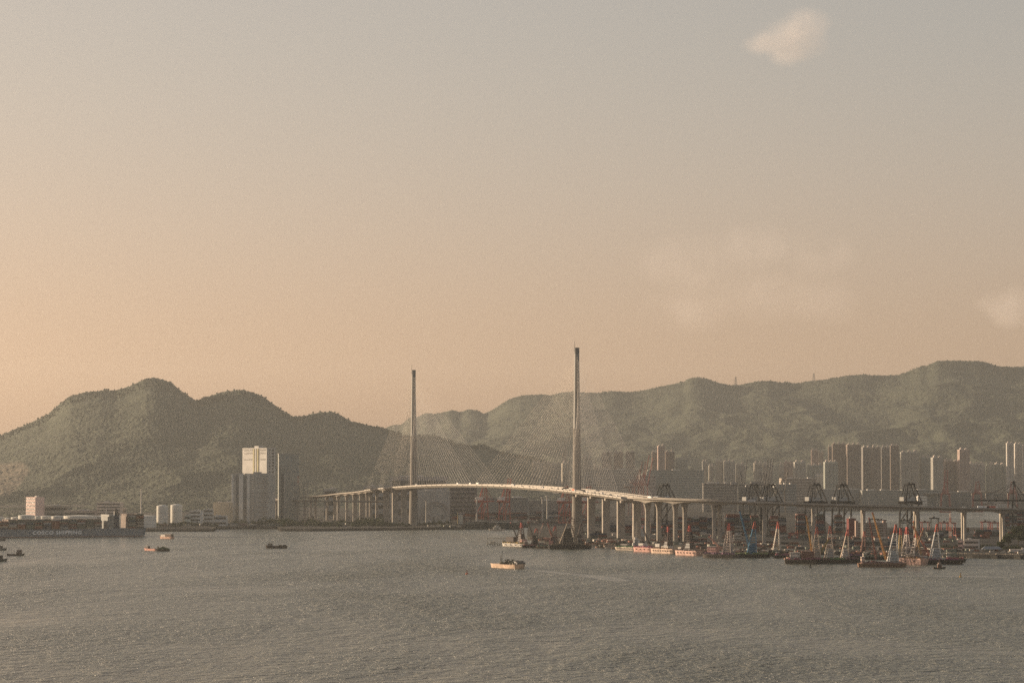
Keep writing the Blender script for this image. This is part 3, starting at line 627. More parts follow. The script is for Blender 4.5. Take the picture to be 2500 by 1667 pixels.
for i, (a, b_, yt, Y, c, fl) in enumerate([(1160, 1290, 1215, 6300, (.22, .215, .20), 5), (1290, 1400, 1222, 6300, (.24, .22, .20), 5), (1425, 1560, 1146, 8900, (.30, .285, .25), 6), (1560, 1600, 1160, 8800, (.32, .27, .24), 4), (1580, 1716, 1148, 8900, (.27, .28, .25), 7), (1716, 1800, 1180, 7000, (.25, .23, .2), 5), (1800, 1905, 1188, 7050, (.22, .22, .2), 5), (1905, 1990, 1168, 7100, (.40, .34, .28), 6), (1890, 1940, 1182, 6900, (.27, .27, .25), 5), (1990, 2100, 1194, 7680, (.30, .30, .28), 7), (2100, 2200, 1197, 7640, (.28, .28, .25), 6), (2200, 2300, 1196, 7660, (.25, .26, .24), 5), (2300, 2420, 1201, 7700, (.24, .24, .22), 5), (2420, 2520, 1203, 7720, (.24, .23, .2), 5), (2235, 2258, 1212, 7560, (.52, .50, .46), 2)]):
    block('warehouse', '%s broad warehouse in front of the skyline, %s from the left of its row' % ('pale' if c[0] > .35 else 'dark', ORD[i]), a, b_, yt, Y, tuple(q * 1.05 for q in c), R(rnd.uniform(-3, 3)), fl * 2, depth=60, bandm=wall(tuple(q * .55 for q in c)))['group'] = 'warehouses before the skyline'
# buildings on the near port land
def port_office():
    t = block('port_building', 'brown port building with pale balcony bands under the viaduct', 2088, 2163, 1277, 4330, (.20, .16, .13), R(-3), 6, depth=22, band=False); z = zat(1277, 4330) - 4.5
    for k in range(6): MB().box((0, -11.4, (k + .5) * z / 6), (45, 1.2, .9)).build('balcony', wall((.46, .42, .36)), t)
    for c in (-22, 20): MB().box((c, 0, z / 2 + 2), (4, 23.2, z + 4)).build('stair_tower', wall((.32, .24, .2)), t)
port_office()
block('silo_block', 'red slab tower with a bright lit left edge behind the viaduct piers', 2067, 2088, 1266, 4420, (.17, .055, .05), R(14), 1, band=False, depth=10)
block('terminal_shed', 'pale grey shed low between the viaduct piers', 1544, 1581, 1284, 4420, (.46, .45, .42), 0, 2, depth=20, band=False)
block('red_gate_building', 'reddish canteen like building behind the viaduct piers', 1544, 1574, 1265, 4560, (.38, .16, .13), 0, 2, depth=16)
block('pale_depot', 'pale blocky depot seen low right of the pink house barge', 1790, 1808, 1306, 4150, (.50, .46, .40), 0, 2, depth=14)
block('shore_house', 'white lit shore house with red posts near the right edge', 2337, 2352, 1321, 3660, (.62, .42, .36), R(-18), 2, base=5, depth=10)
block('shore_hall', 'low hall with a pale roof and lit white end wall near the right edge', 2352, 2392, 1318, 3690, (.56, .5, .44), R(-16), 2, base=5, depth=16)
block('white_wall_shed', 'long low white shed at the right edge of the shore', 2464, 2512, 1342, 3560, (.64, .58, .52), R(-4), 1, base=5, depth=8, band=False)
def pavilion():
    t = thing('pavilion', 'low dark pavilion with a wide pitched roof by the shore at right', 'pavilion', (xat(2420, 3600), 3600, 5), R(-3)); b = MB()
    b.loft([[(-13, -5, 3), (13, -5, 3), (13, 5, 3), (-13, 5, 3)], [(-9, -.6, 6.5), (9, -.6, 6.5), (9, .6, 6.5), (-9, .6, 6.5)]]); b.build('roof', wall((.22, .24, .26)), t)
    for x in (-11, -4, 4, 11):
        for y in (-4, 4): MB().tube((x, y, 0), (x, y, 3.1), .25).build('post', DARKM, t)
pavilion()
block('grey_depot_roof', 'long pale depot roof just above the viaduct at right', 2412, 2476, 1233, 7560, (.36, .345, .31), 0, 2, base=5, depth=30, band=False)
block('red_white_depot', 'low mixed depot behind the pale depot roof at right', 2380, 2450, 1228, 7590, (.24, .2, .17), 0, 2, base=5, depth=20)

# oil tanks, chimney and mast on the left shore
def tank(px0, px1, yt, Y, label, col=(.60, .58, .52)):
    x0, x1 = xat(px0, Y), xat(px1, Y); r = (x1 - x0) / 2; z = zat(yt, Y) - 4.5; t = thing('oil_tank', label, 'tank', ((x0 + x1) / 2, Y, 4.5), 0, 'oil tanks on the left shore'); m = wall(col)
    b = MB(); b.loft([[(r * math.cos(i * math.pi / 14), r * math.sin(i * math.pi / 14), zz) for i in range(28)] for zz in (0, z * .94)]); b.build('shell', m, t)
    b = MB(); b.loft([[(q * math.cos(i * math.pi / 14), q * math.sin(i * math.pi / 14), zz) for i in range(28)] for q, zz in ((r + .15, z * .94 + .01), (r * .98, z * .955), (r * .3, z), (.3, z * 1.005))]); b.build('roof', m, t)
    for k in (1, 2): b = MB(); b.loft([[(q * math.cos(i * math.pi / 14), q * math.sin(i * math.pi / 14), zz) for i in range(28)] for q, zz in ((r + .1, z * k * .31), (r + .35, z * k * .31), (r + .35, z * k * .31 + .5), (r + .1, z * k * .31 + .5))], False); b.build('wind_girder', m, t)
    b = MB()
    for k in range(10): b.beam((-r * .75 + k * .9, -r * .78, k * z / 10), (-r * .75 + (k + 1) * .9, -r * .78, (k + 1) * z / 10), .5)
    b.build('stairway', DARKM, t)
TK = [(-12, 12, 1261), (13, 28, 1263), (28, 57, 1261), (46, 86, 1256), (86, 101, 1259), (100, 128, 1258), (127, 156, 1258), (155, 238, 1257), (232, 300, 1257.5), (296, 382, 1257)]
for i, (a, b_, yt) in enumerate(TK): tank(a, b_, yt, 5150 + 28 * (i % 3), 'squat white oil tank behind the container ship, %s from the left' % ORD[i])
tank(383, 411, 1232, 5320, 'tall pale oil tank right of the slim white chimney'); tank(417, 446, 1230, 5350, 'pale oil tank with railing left of the white low rise')
t = thing('chimney', 'slim tall white chimney standing right of the banded office', 'chimney', (xat(345, 5300), 5300, 4.5)); zc = zat(1191, 5300) - 4.5
MB().tube((0, 0, 0), (0, 0, zc), 1.5, .8, 12).build('stack', wall((.62, .57, .5)), t); MB().tube((0, 0, zc - 1), (0, 0, zc + .4), 1.0, n=12).build('rim', DARKM, t); MB().box((0, 0, 1.5), (5, 5, 3)).build('plinth', CONC_D, t)

# power pylons on the ridge
for i, (px, yt, yb) in enumerate(((1797, 919, 944), (1988, 911, 934))):
    Y = 17000; z1, z0 = zat(yt, Y), zat(yb, Y) - 4; t = thing('power_pylon', 'steel lattice power pylon on the mountain ridge, %s of two' % ('left' if i == 0 else 'right'), 'pylon', (xat(px, Y), Y, z0), 0, 'pylons on the ridge'); m = wall((.16, .15, .14))
    MB().lattice((0, 0, 0), (0, 0, z1 - z0), 15, 4, 6, 1.0).build('mast', m, t)
    for k in range(3): MB().beam((-7 + k * 1.2, 0, (z1 - z0) * (.62 + .14 * k)), (7 - k * 1.2, 0, (z1 - z0) * (.62 + .14 * k)), .8).build('cross_arm', m, t)

# ------------------------------------------------------------------ cranes
def quay_crane(loc, rz, label, col, house_col, Hg=52, apex=82, boom=60, back=18, gauge=30, span=26, up=False, r=1.3, group=None, trap=False):
    """ship-to-shore gantry crane: x towards the water (boom), y along the quay"""
    t = thing('quay_crane', label, 'crane', loc, rz, group); m = wall(col); hy = span / 2
    for x in (0, gauge):
        for y in (-hy, hy): MB().beam((x, y, 0), (x * .98, y * .8, Hg), r * 1.5).build('leg', m, t)
        MB().beam((x, -hy, 2), (x, hy, 2), r * 1.5, r * 2.2).build('sill_beam', m, t); MB().beam((x, -hy * .8, Hg), (x, hy * .8, Hg), r * 1.5, r * 2.4).build('portal_beam', m, t)
    for y in (-hy, hy):
        MB().beam((0, y * .95, 17), (gauge, y * .95, 17), r * 1.4).build('tie_beam', m, t); MB().beam((0, y * .95, 17), (gauge, y * .82, Hg - 2), r).build('brace', m, t)
    for y in (-4, 4): MB().beam((-back, y, Hg + 1.5), (gauge + 3, y, Hg + 1.5), 1.3, 3.0).build('girder', m, t)
    hx = gauge + 3
    tip = Vector((hx + boom * math.cos(R(80)), 0, Hg + 1.5 + boom * math.sin(R(80)))) if up else Vector((hx + boom, 0, Hg + 1.5))
    bm = MB()
    for y in (-4, 4): bm.beam((hx, y, Hg + 1.5), (tip.x, y * .8, tip.z), 1.3, 2.4)
    n = 8
    for k in range(n + 1):
        q = Vector((hx, 0, Hg + 1.5)).lerp(tip, k / n); bm.beam((q.x, -4, q.z), (q.x, 4, q.z), .8)
    bm.build('boom', m, t)
    if trap:                                          # flat-topped portal frame above the girder, house on the girder's back end
        c = gauge * .52
        for y in (-5, 5):
            MB().beam((-1, y * 1.5, Hg), (c - 7, y * .8, apex), r).build('apex_leg', m, t); MB().beam((gauge + 9, y * 1.2, Hg + 2), (c + 7, y * .8, apex), r).build('apex_leg', m, t); MB().beam((gauge - 2, y * 1.3, Hg + 1), (c + 6, y * .8, apex), r * .55).build('inner_stay', m, t)
            MB().beam((8, y * 1.2, Hg + 8), (c - 4, y * .8, apex), r * .55).beam((8, y * 1.2, Hg + 8), (c + 5, y * .8, Hg + 20), r * .4).build('brace', m, t)
        MB().box((c, 0, apex + .9), (17, 10, 2.4)).box((c - 4, -3, apex + 2.9), (3, 3, 2)).box((c + 4, -3, apex + 2.9), (3, 3, 2)).build('apex_platform', m, t)
        MB().box((9, 0, Hg + 7.2), (26, 10, 6.6)).build('machinery_house', wall(house_col), t); MB().box((11, 0, Hg + 3.1), (36, 12, 1.6)).build('house_platform', m, t); MB().box((gauge + 8, -4, Hg - .5), (6, 4, 4)).build('trolley', m, t)
        return t
    for y in (-5, 5):
        MB().beam((gauge - 1, y * 1.4, Hg), (gauge - 3, y * .7, apex), r).build('apex_leg', m, t); MB().beam((gauge - 3, y * .7, apex), (3, y * 1.2, Hg + 2), r * .8).build('back_stay', m, t)
        MB().beam((gauge - 3, y * .7, apex), (gauge - 14, y, Hg + 2), r * .6).build('inner_stay', m, t)
    MB().box((gauge - 3, 0, apex + .8), (7, 9, 1.8)).box((gauge - 3, -3, apex + 2.4), (2, 2, 2)).build('apex_platform', m, t)
    for fr in ((.45, .9) if not up else (.8,)):
        q = Vector((hx, 0, Hg + 2.5)).lerp(tip, fr)
        for y in (-3.5, 3.5): MB().beam((gauge - 3, y, apex), (q.x, y, q.z), .5).build('fore_stay', m, t)
    MB().box((-back * .35, 0, Hg + 7.4), (back * 1.05, 9.5, 6.4)).build('machinery_house', wall(house_col), t); MB().box((-back * .35, 0, Hg + 3.3), (back * 1.2, 11, 1.6)).build('house_platform', m, t)
    MB().box((gauge * .7, -5.6, Hg - 3), (3, 3, 3)).build('operator_cab', wall((.5, .5, .48)), t)
    return t
DKC, WHC, RED = (.03, .031, .032), (.38, .375, .35), (.36, .10, .075)
for i, px in enumerate((1606, 1821, 1864, 1974, 2040, 2205)):
    Y = 4640 if px > 1700 else 4760; yt = (1181, 1180, 1180, 1179, 1180, 1178)[i]
    quay_crane((xat(px, Y), Y, 5), R(35), ('dark quay crane with a grey machinery house behind the viaduct, ' + ORD[i] + ' from the left'), DKC, WHC if i else (.30, .33, .36), Hg=49, apex=zat(yt, Y + 10) - 5 - 3.5, boom=10, back=8, gauge=26, span=20, r=1.5, group='dark quay cranes', trap=True)
quay_crane((xat(2512, 4760), 4760, 5), R(172), 'dark quay crane at the right edge with its long boom stretched left', DKC, WHC, Hg=51, apex=82, boom=62, gauge=28, back=20, group='dark quay cranes')
for i, (px, Y, up, lab) in enumerate([(1172, 5650, False, 'red quay crane with white house, left of two under the bridge deck'), (1226, 5620, True, 'red quay crane with white house and upright boom crossing the bridge deck'), (1372, 5500, False, 'red quay crane directly left of the nearer bridge tower'), (1428, 5520, False, 'red quay crane directly right of the nearer bridge tower'), (2306, 6900, True, 'far red quay crane with tall upright boom, left of three at right'), (2384, 7000, False, 'far red quay crane, middle of three at right'), (2470, 7000, False, 'far red quay crane behind the dark boom at the right edge')]):
    big = i > 3
    quay_crane((xat(px, Y), Y, 4.5), R(62 if not big else 75), lab, RED if not big else (.30, .12, .10), (.60, .56, .5) if not big else (.3, .14, .12), Hg=40 if not big else 46, apex=70 if not big else 74, boom=30 if not (up or big) else (58 if big else 46), back=13, gauge=20 if not big else 26, span=16 if not big else 24, up=up, r=1.0 if not big else 1.25, group='red quay cranes')
# raised booms of cranes standing on the far quays
def raised_boom_crane(px, ytop, lean, Y, col, label):
    z1 = zat(ytop, Y) - 5; t = thing('boom_crane', label, 'crane', (xat(px, Y), Y, 5), 0, 'cranes with raised booms'); m = wall(col)
    for x in (-12, 12):
        for y in (-9, 9): MB().beam((x, y, 0), (x * .8, y * .8, z1 * .52), 1.6).build('leg', m, t)
    for x in (-10, 10): MB().beam((x, -8, z1 * .52), (x, 8, z1 * .52), 1.6, 2.4).build('portal_beam', m, t)
    MB().beam((-22, 0, z1 * .53), (12, 0, z1 * .53), 4, 3).build('girder', m, t); MB().box((-15, 0, z1 * .53 + 5), (12, 8, 6)).build('machinery_house', wall((.3, .28, .26)), t)
    b = MB()
    for y in (-2.4, 2.4): b.beam((11, y, z1 * .53), (11 + lean, y * .8, z1), 1.6, 2.6)
    for k in range(9): q = k / 8; b.beam((11 + lean * q, -2.4, z1 * (.53 + .47 * q)), (11 + lean * q, 2.4, z1 * (.53 + .47 * q)), 1.0)
    b.build('boom', m, t)
    MB().beam((6, 0, z1 * .53), (2, 0, z1 * .76), 1.6).beam((2, 0, z1 * .76), (-8, 0, z1 * .53), 1.0).beam((2, 0, z1 * .76), (11 + lean * .7, 0, z1 * .86), .6).build('apex_frame', m, t)
for i, (px, yt, ln, col) in enumerate([(1547, 1127, 9, (.17, .10, .09)), (1555, 1127, 9, (.22, .10, .09)), (1560, 1111, 13, (.26, .10, .085)), (1570, 1117, 12, (.28, .09, .08)), (1806, 1121, 6, (.09, .09, .09)), (1855, 1120, 8, (.11, .105, .1)), (1862, 1120, 8, (.11, .105, .1)), (1868, 1120, 8, (.11, .105, .1)), (1905, 1148, 6, (.17, .15, .13))]):
    raised_boom_crane(px, yt, ln, 6450 + 25 * i, col, '%s crane boom raised steeply in the far port, %s from the left' % ('red' if col[0] > .2 else 'dark', ORD[i]))
# yard gantries
def yard_gantry(px, yt, Y, col, label):
    z = zat(yt, Y) - 5; t = thing('yard_gantry', label, 'gantry crane', (xat(px, Y), Y, 5), R(8), 'yard gantry cranes'); m = wall(col)
    for x in (-6, 6):
        for y in (-5, 5): MB().beam((x, y, 1), (x * .93, y * .8, z - 2), .9).build('leg', m, t)
        MB().beam((x, -5.5, 1), (x, 5.5, 1), 1.1).build('sill_beam', m, t)
    for y in (-4, 4): MB().beam((-7.5, y, z - 1), (7.5, y, z - 1), .9, 1.8).build('top_beam', m, t)
    MB().box((-1.5, 0, z + .9), (3.4, 5, 2.2)).build('trolley', DARKM, t); MB().box((5, -3, z - 5), (2, 2, 2.2)).build('operator_cab', wall((.4, .38, .36)), t); MB().box((-7, 0, 3.5), (2, 4, 2.5)).build('power_pack', DARKM, t)
for i, (px, yt, Y, c) in enumerate([(2208, 1269, 4300, (.07, .075, .07)), (2258, 1273, 4450, (.28, .10, .085)), (2280, 1263, 4420, (.075, .08, .075)), (2305, 1274, 4430, (.32, .10, .08)), (2321, 1275, 4460, (.30, .10, .08)), (2405, 1272, 4450, (.28, .09, .08)), (2428, 1274, 4500, (.33, .12, .1)), (2134, 1265, 4750, (.08, .08, .08)), (2152, 1268, 4800, (.09, .08, .08)), (1936, 1300, 4300, (.35, .09, .07))]):
    yard_gantry(px, yt, Y, c, '%s rubber tyred yard gantry among the containers, %s from the left of its kind' % ('red' if c[0] > .2 else 'dark green', ORD[[2, 3, 4, 5, 6, 7, 8, 0, 1, 9][i]] if i != 9 else 'first'))
t = thing('lattice_mast', 'red and white lattice mast behind the derrick barges at right', 'mast', (xat(2319, 4150), 4150, 5)); zm = zat(1252, 4150) - 5
for k in range(6): MB().lattice((0, 0, k * zm / 6), (0, 0, (k + 1) * zm / 6), 3.6 - k * .35, 3.25 - k * .35, 2, .35).build('mast_section', wall((.62, .5, .44)) if k % 2 else wall((.4, .16, .12)), t)
for i, (px, yt, Y) in enumerate(((1164, 1217, 5480), (1324, 1215, 5650), (1336, 1212, 5750), (1041, 1222, 5450))):
    t = thing('light_tower', 'pale floodlight mast in the far port under the bridge deck, %s from the left' % ORD[[1, 2, 3, 0][i]], 'light mast', (xat(px, Y), Y, 4.5), 0, 'floodlight masts'); z = zat(yt, Y) - 4.5
    MB().tube((0, 0, 0), (0, 0, z), 1.9, 1.3, 10).build('column', wall((.42, .39, .34)), t); MB().tube((0, 0, z), (0, 0, z + 1.6), 3.4, n=12).build('lamp_ring', wall((.45, .42, .38)), t)

# ------------------------------------------------------------------ containers
CCOL = [((.15, .045, .035), 'rust red'), ((.035, .055, .085), 'dark blue'), ((.06, .062, .06), 'dark grey'), ((.08, .10, .075), 'green'), ((.30, .29, .265), 'pale grey'), ((.20, .08, .045), 'orange brown'), ((.32, .275, .21), 'cream'), ((.055, .04, .036), 'dark brown')]
def container_mesh(col, L=12.2):
    b = MB(); b.box((0, 0, 1.3), (L, 2.44, 2.55))
    n = 10
    for k in range(n): b.box((-L / 2 + (k + .5) * L / n, -1.235, 1.3), (L / n * .45, .05, 2.2))       # corrugation ribs
    for x in (-L / 2 + .08, L / 2 - .08): b.box((x, -1.24, 1.3), (.2, .08, 2.58))
    return b.mesh('shipping_container', mat('box_%d' % int(col[0] * 1000 + col[1] * 77), col, .6, scale=.25, var=.3))
CM = [container_mesh(c) for c, _ in CCOL]
CW = [.2, .18, .2, .1, .08, .1, .05, .09]
def put_container(p, rz, where, group, k=None, tail=''):
    k = rnd.choices(range(8), CW)[0] if k is None else k
    o = obj('shipping_container', CM[k]); o.location = p; o.rotation_euler = (0, 0, rz); tag(o, CCOL[k][1] + ' container ' + where + tail, 'container', group); return o
rest = {k: MB() for k in range(8)}
def stack_fill(px0, px1, ytop, Y, depth, rz, base=5.0):
    x0, x1 = xat(px0, Y), xat(px1, Y); n = max(1, int((x1 - x0) / 12.6)); tiers = max(1, int((zat(ytop, Y) - base) / 2.6)); c = Vector(((x0 + x1) / 2, Y, base))
    for j in range(depth):
        for i in range(n):
            tt = tiers - rnd.choice((0, 0, 0, 1, 1, 2))
            for q in range(max(1, tt)):
                if j > 0 and j < depth - 1 and q < tt - 1: continue
                off = Matrix.Rotation(rz, 3, 'Z') @ Vector(((i - (n - 1) / 2) * 12.6, j * 2.7, q * 2.6))
                k = rnd.choices(range(8), CW)[0]; p = c + off; rest[k].box((p.x, p.y, p.z + 1.29), (12.2, 2.44, 2.55), rz)
YARD = [(1772, 1832, 1254, 4480, 8), (1834, 1852, 1256, 4500, 6), (1873, 1926, 1256, 4480, 8), (1938, 1972, 1251, 4520, 8), (1984, 2020, 1252, 4500, 8), (2032, 2062, 1254, 4560, 6), (1486, 1545, 1278, 4560, 6), (1640, 1735, 1259, 4520, 8), (1700, 1770, 1262, 4600, 6), (1585, 1650, 1273, 4560, 6), (1290, 1400, 1248, 5800, 8), (1100, 1290, 1249, 5700, 8), (1400, 1480, 1258, 5500, 6),
        (2165, 2260, 1289, 4560, 6), (2255, 2330, 1292, 4380, 6), (2320, 2372, 1286, 4560, 6), (2380, 2460, 1292, 4420, 6), (2270, 2330, 1302, 4200, 4), (2330, 2440, 1301, 4300, 5), (2460, 2540, 1296, 4400, 5), (1440, 1490, 1292, 4330, 4), (2440, 2540, 1240, 5000, 4)]
for (a, b_, yt, Y, dp) in YARD: stack_fill(a, b_, yt, Y, dp, R(rnd.uniform(-4, 4)))
for k in range(8):
    o = rest[k].build('container_stacks', CM[k].materials[0]); tag(o, '%s shipping containers stacked in the yards behind the viaduct' % CCOL[k][1], None, None, 'stuff')
# nearer yard rows: every container a thing of its own
cnt = 0
for (px0, px1, ytop, Y, where) in [(1640, 1735, 1305, 4080, 'behind the pink hulled barges'), (1905, 1965, 1322, 3960, 'behind the rusty house barge'), (1995, 2090, 1316, 3930, 'behind the three red topped derricks'), (2085, 2165, 1320, 3900, 'below the balconied port building'), (2165, 2290, 1318, 3900, 'behind the crossed booms at right'), (1800, 1900, 1318, 4020, 'behind the blue derrick'), (1440, 1500, 1300, 4180, 'on the quay right of the nearer bridge tower')]:
    x0, x1 = xat(px0, Y), xat(px1, Y); n = int((x1 - x0) / 12.7); tiers = max(1, int((zat(ytop, Y) - 5) / 2.6)); rz = R(rnd.uniform(-3, 3))
    for i in range(n):
        for q in range(max(1, tiers - rnd.choice((0, 0, 1)))):
            p = Vector((x0 + (i + .5) * 12.7, Y + (i - n / 2) * 12.7 * math.sin(rz), 5 + q * 2.6)); put_container(p, rz, where, 'containers ' + where, tail=', %s along, %s tier' % (ORD[i], ('bottom', 'second', 'third', 'fourth', 'fifth', 'sixth')[min(q, 5)])); cnt += 1

# ------------------------------------------------------------------ vessels
def hull_mesh(L, B, D, bow=.14, stern=.06, sheer=1.0, flare=.86, draft=1.2, rake=.5):
    """ship hull along x, bow at +x; deck at height D (bow and stern rise by sheer)"""
    b = MB(); rings = []
    st = [(-.5, .78), (-.5 + stern, .96), (-.3, 1), (0, 1), (.5 - bow * 1.3, 1), (.5 - bow * .6, .8), (.5 - bow * .2, .42), (.5, .06)]
    for u, w in st:
        x = u * L; t = abs(u) * 2; dz = sheer * (max(0, t - .35) / .65) ** 2 * (1 if u > 0 else .45); h = B / 2 * w
        dx = rake * D * (max(0, u - .5 + bow) / bow) if u > .5 - bow else -rake * .3 * D * max(0, -.5 + stern - u) / stern
        rings.append([(x + dx, -h, D + dz), (x, -h * flare, -draft), (x, h * flare, -draft), (x + dx, h, D + dz)])
    b.loft(rings); return b
def pm(col, rough=.7): return mat('paint_%d_%d_%d' % tuple(int(c * 200) for c in col), col, rough, scale=.35, var=.42)
TYRE = mat('tyre_rubber', (.02, .02, .02), .9)
def fenders(parent, L, B, D, n):
    me = MB().tube((0, 0, -.35), (0, 0, .35), .75, n=8).mesh('tyre_fender', TYRE)
    for k in range(n):
        for e in (-1,):
            o = obj('tyre_fender', me, parent, ((k + .5 - n / 2) * L * .86 / n, e * (B / 2 + .1), D * .62)); o.rotation_euler = (math.pi / 2, 0, 0)
def cabin(parent, x, y, z, sx, sy, sz, col, floors=1, name='deck_house'):
    h = MB().box((x, y, z + sz / 2), (sx, sy, sz)).build(name, pm(col), parent)
    for f in range(floors):
        zz = z + (f + .6) * sz / floors; nw = max(2, int(sx / 2.2))
        for k in range(nw): MB().box((x - sx / 2 + (k + .5) * sx / nw, y - sy / 2 - .02, zz), (sx / nw * .5, .12, sz / floors * .34)).build('window', GLASS, h)
        MB().box((x - sx / 2 - .02, y, zz), (.12, sy * .7, sz / floors * .34)).build('window', GLASS, h)
    MB().box((x, y, z + sz + .12), (sx + .7, sy + .7, .24)).build('roof', pm((.5, .48, .44)), h); return h
def heading(p0, p1): return math.atan2(p1.y - p0.y, p1.x - p0.x)

# the container ship on the left; its bow lies outside the picture
def container_ship():
    st, bw = on(345, 1307.5), on(-40, 1311.5); rz = heading(st, bw); Lx = 330.0
    c = st + (bw - st).normalized() * (Lx / 2)
    t = thing('container_ship', 'huge dark blue container ship with white lettering moored at the far left', 'ship', (c.x, c.y, 0), rz)
    hm = pm((.19, .215, .235)); D_ = 12.5
    hull_mesh(Lx, 44, D_, bow=.12, stern=.03, sheer=3.5, flare=.94, draft=2, rake=.8).build('hull', hm, t)
    MB().box((0, 0, .35), (Lx * .97, 43.2, .9)).build('boot_stripe', pm((.20, .07, .05)), t)
    # ship-local: +x is the bow (picture left), +y is the camera side
    sgn = 1 if (Matrix.Rotation(rz, 3, 'Z') @ Vector((0, 1, 0))).y < 0 else -1
    ys = sgn * 22.0
    def bx(name, x, y, z, sx, sy, sz, m): return MB().box((x, y, z + sz / 2), (sx, sy, sz)).build(name, m, t)
    xb = -Lx / 2 + 58                                   # accommodation block
    sup = bx('superstructure', xb, 0, D_, 11, 36, 20, pm((.26, .265, .25)))
    for f in range(5):
        for k in range(4): MB().box((xb - 4 + k * 2.7, sgn * 18.05, D_ + 3 + f * 3.3), (1.2, .2, 1.3)).build('window', GLASS, sup)
    bx('bridge_wing', xb + 1, 0, D_ + 20.1, 7, 44, 3.2, pm((.30, .30, .28)))
    bx('funnel', xb - 14, 0, D_, 8, 12, 23, pm((.055, .075, .10))); bx('funnel_casing', xb - 14, 0, D_ + 23.1, 6, 7, 5, DARKM); MB().tube((xb - 14, 0, D_ + 28), (xb - 14, 0, D_ + 33), 1.6, n=8).build('exhaust_pipe', DARKM, t)
    MB().lattice((xb + 2, 0, D_ + 23.4), (xb + 2, 0, D_ + 34), 2, .8, 4, .3).build('radar_mast', pm((.5, .48, .44)), t)
    for k in range(20):
        x = -Lx / 2 + 5 + k * 16; MB().box((x + 7, ys * .995, D_ + 1.2), (.6, .6, 2.4)).build('lashing_bridge', DARKM, t)
    for k in range(30): MB().box((-Lx / 2 + 8 + k * 10.6, sgn * 22.06, D_ - 1.6), (1.4, .2, .5)).build('mooring_port', DARKM, t)
    cu = bpy.data.curves.new('hull_lettering', 'FONT'); cu.body = 'COSCO SHIPPING'; cu.size = 7.4; cu.extrude = .05; cu.offset = .28; cu.space_character = 1.12; cu.align_x = 'CENTER'; cu.align_y = 'CENTER'
    tx = bpy.data.objects.new('hull_lettering', cu); COL.objects.link(tx); tx.parent = t; cu.materials.append(pm((.86, .86, .83)))
    dg = bpy.context.evaluated_depsgraph_get(); me = bpy.data.meshes.new_from_object(tx.evaluated_get(dg)); bpy.data.objects.remove(tx); tx = obj('hull_lettering', me, t)
    # place on the side seen from the camera; text reads left to right in the picture
    M_ = Matrix.Rotation(rz, 4, 'Z').inverted()
    pc = on(127, 1309.5); lx = (M_ @ Vector((pc.x - c.x, pc.y - c.y, 0))).x
    xa = M_ @ Vector((1, 0, 0)); ex = Vector((math.copysign(1, xa.x), 0, 0)); nrm = Vector((0, sgn, 0))
    m3 = Matrix((ex, Vector((0, 0, 1)), nrm)).transposed().to_4x4(); m3.translation = Vector((lx, sgn * 22.15, 6.9)); tx.matrix_local = m3 @ Matrix.Diagonal((1.26, 1, 1, 1))
    # containers on deck: the outer row as single things, the rows behind joined
    Mr = Matrix.Rotation(rz, 3, 'Z'); fill = MB(); nb = 0; nbay = -1
    for k in range(22):
        x = -Lx / 2 + 9 + k * 14.3
        if x > Lx / 2 - 22: break
        if abs(x - xb) < 12 or abs(x - (xb - 14)) < 11: continue
        h = 9 if x < xb else (6 if x < 70 else 5 if x < 110 else 4)
        hh = h + rnd.choice((0, 0, -1)); nbay += 1
        for q in range(hh):
            p = c + Mr @ Vector((x, ys * .94, D_ + .8 + q * 2.6)); nb += 1
            put_container((p.x, p.y, p.z), rz + (0 if sgn < 0 else math.pi), 'on the ship deck', 'containers stacked on the ship', k=rnd.choice((0, 1, 2, 3, 3, 4, 5, 6)), tail=', %s bay from the stern, %s tier' % (ORD[nbay], ('bottom', 'second', 'third', 'fourth', 'fifth', 'sixth', 'seventh', 'eighth', 'ninth')[q]))
        for y in range(-7, 7):
            hf = h + rnd.choice((0, 0, -1, 0)); fill.box((x, -sgn * (-y - .5) * 2.55 - sgn * 1.3, D_ + .8 + hf * 1.3), (12.2, 2.4, hf * 2.6 - .05))
    f = fill.build('deck_stow', pm((.20, .155, .13)), t); f['kind'] = 'stuff'
container_ship()

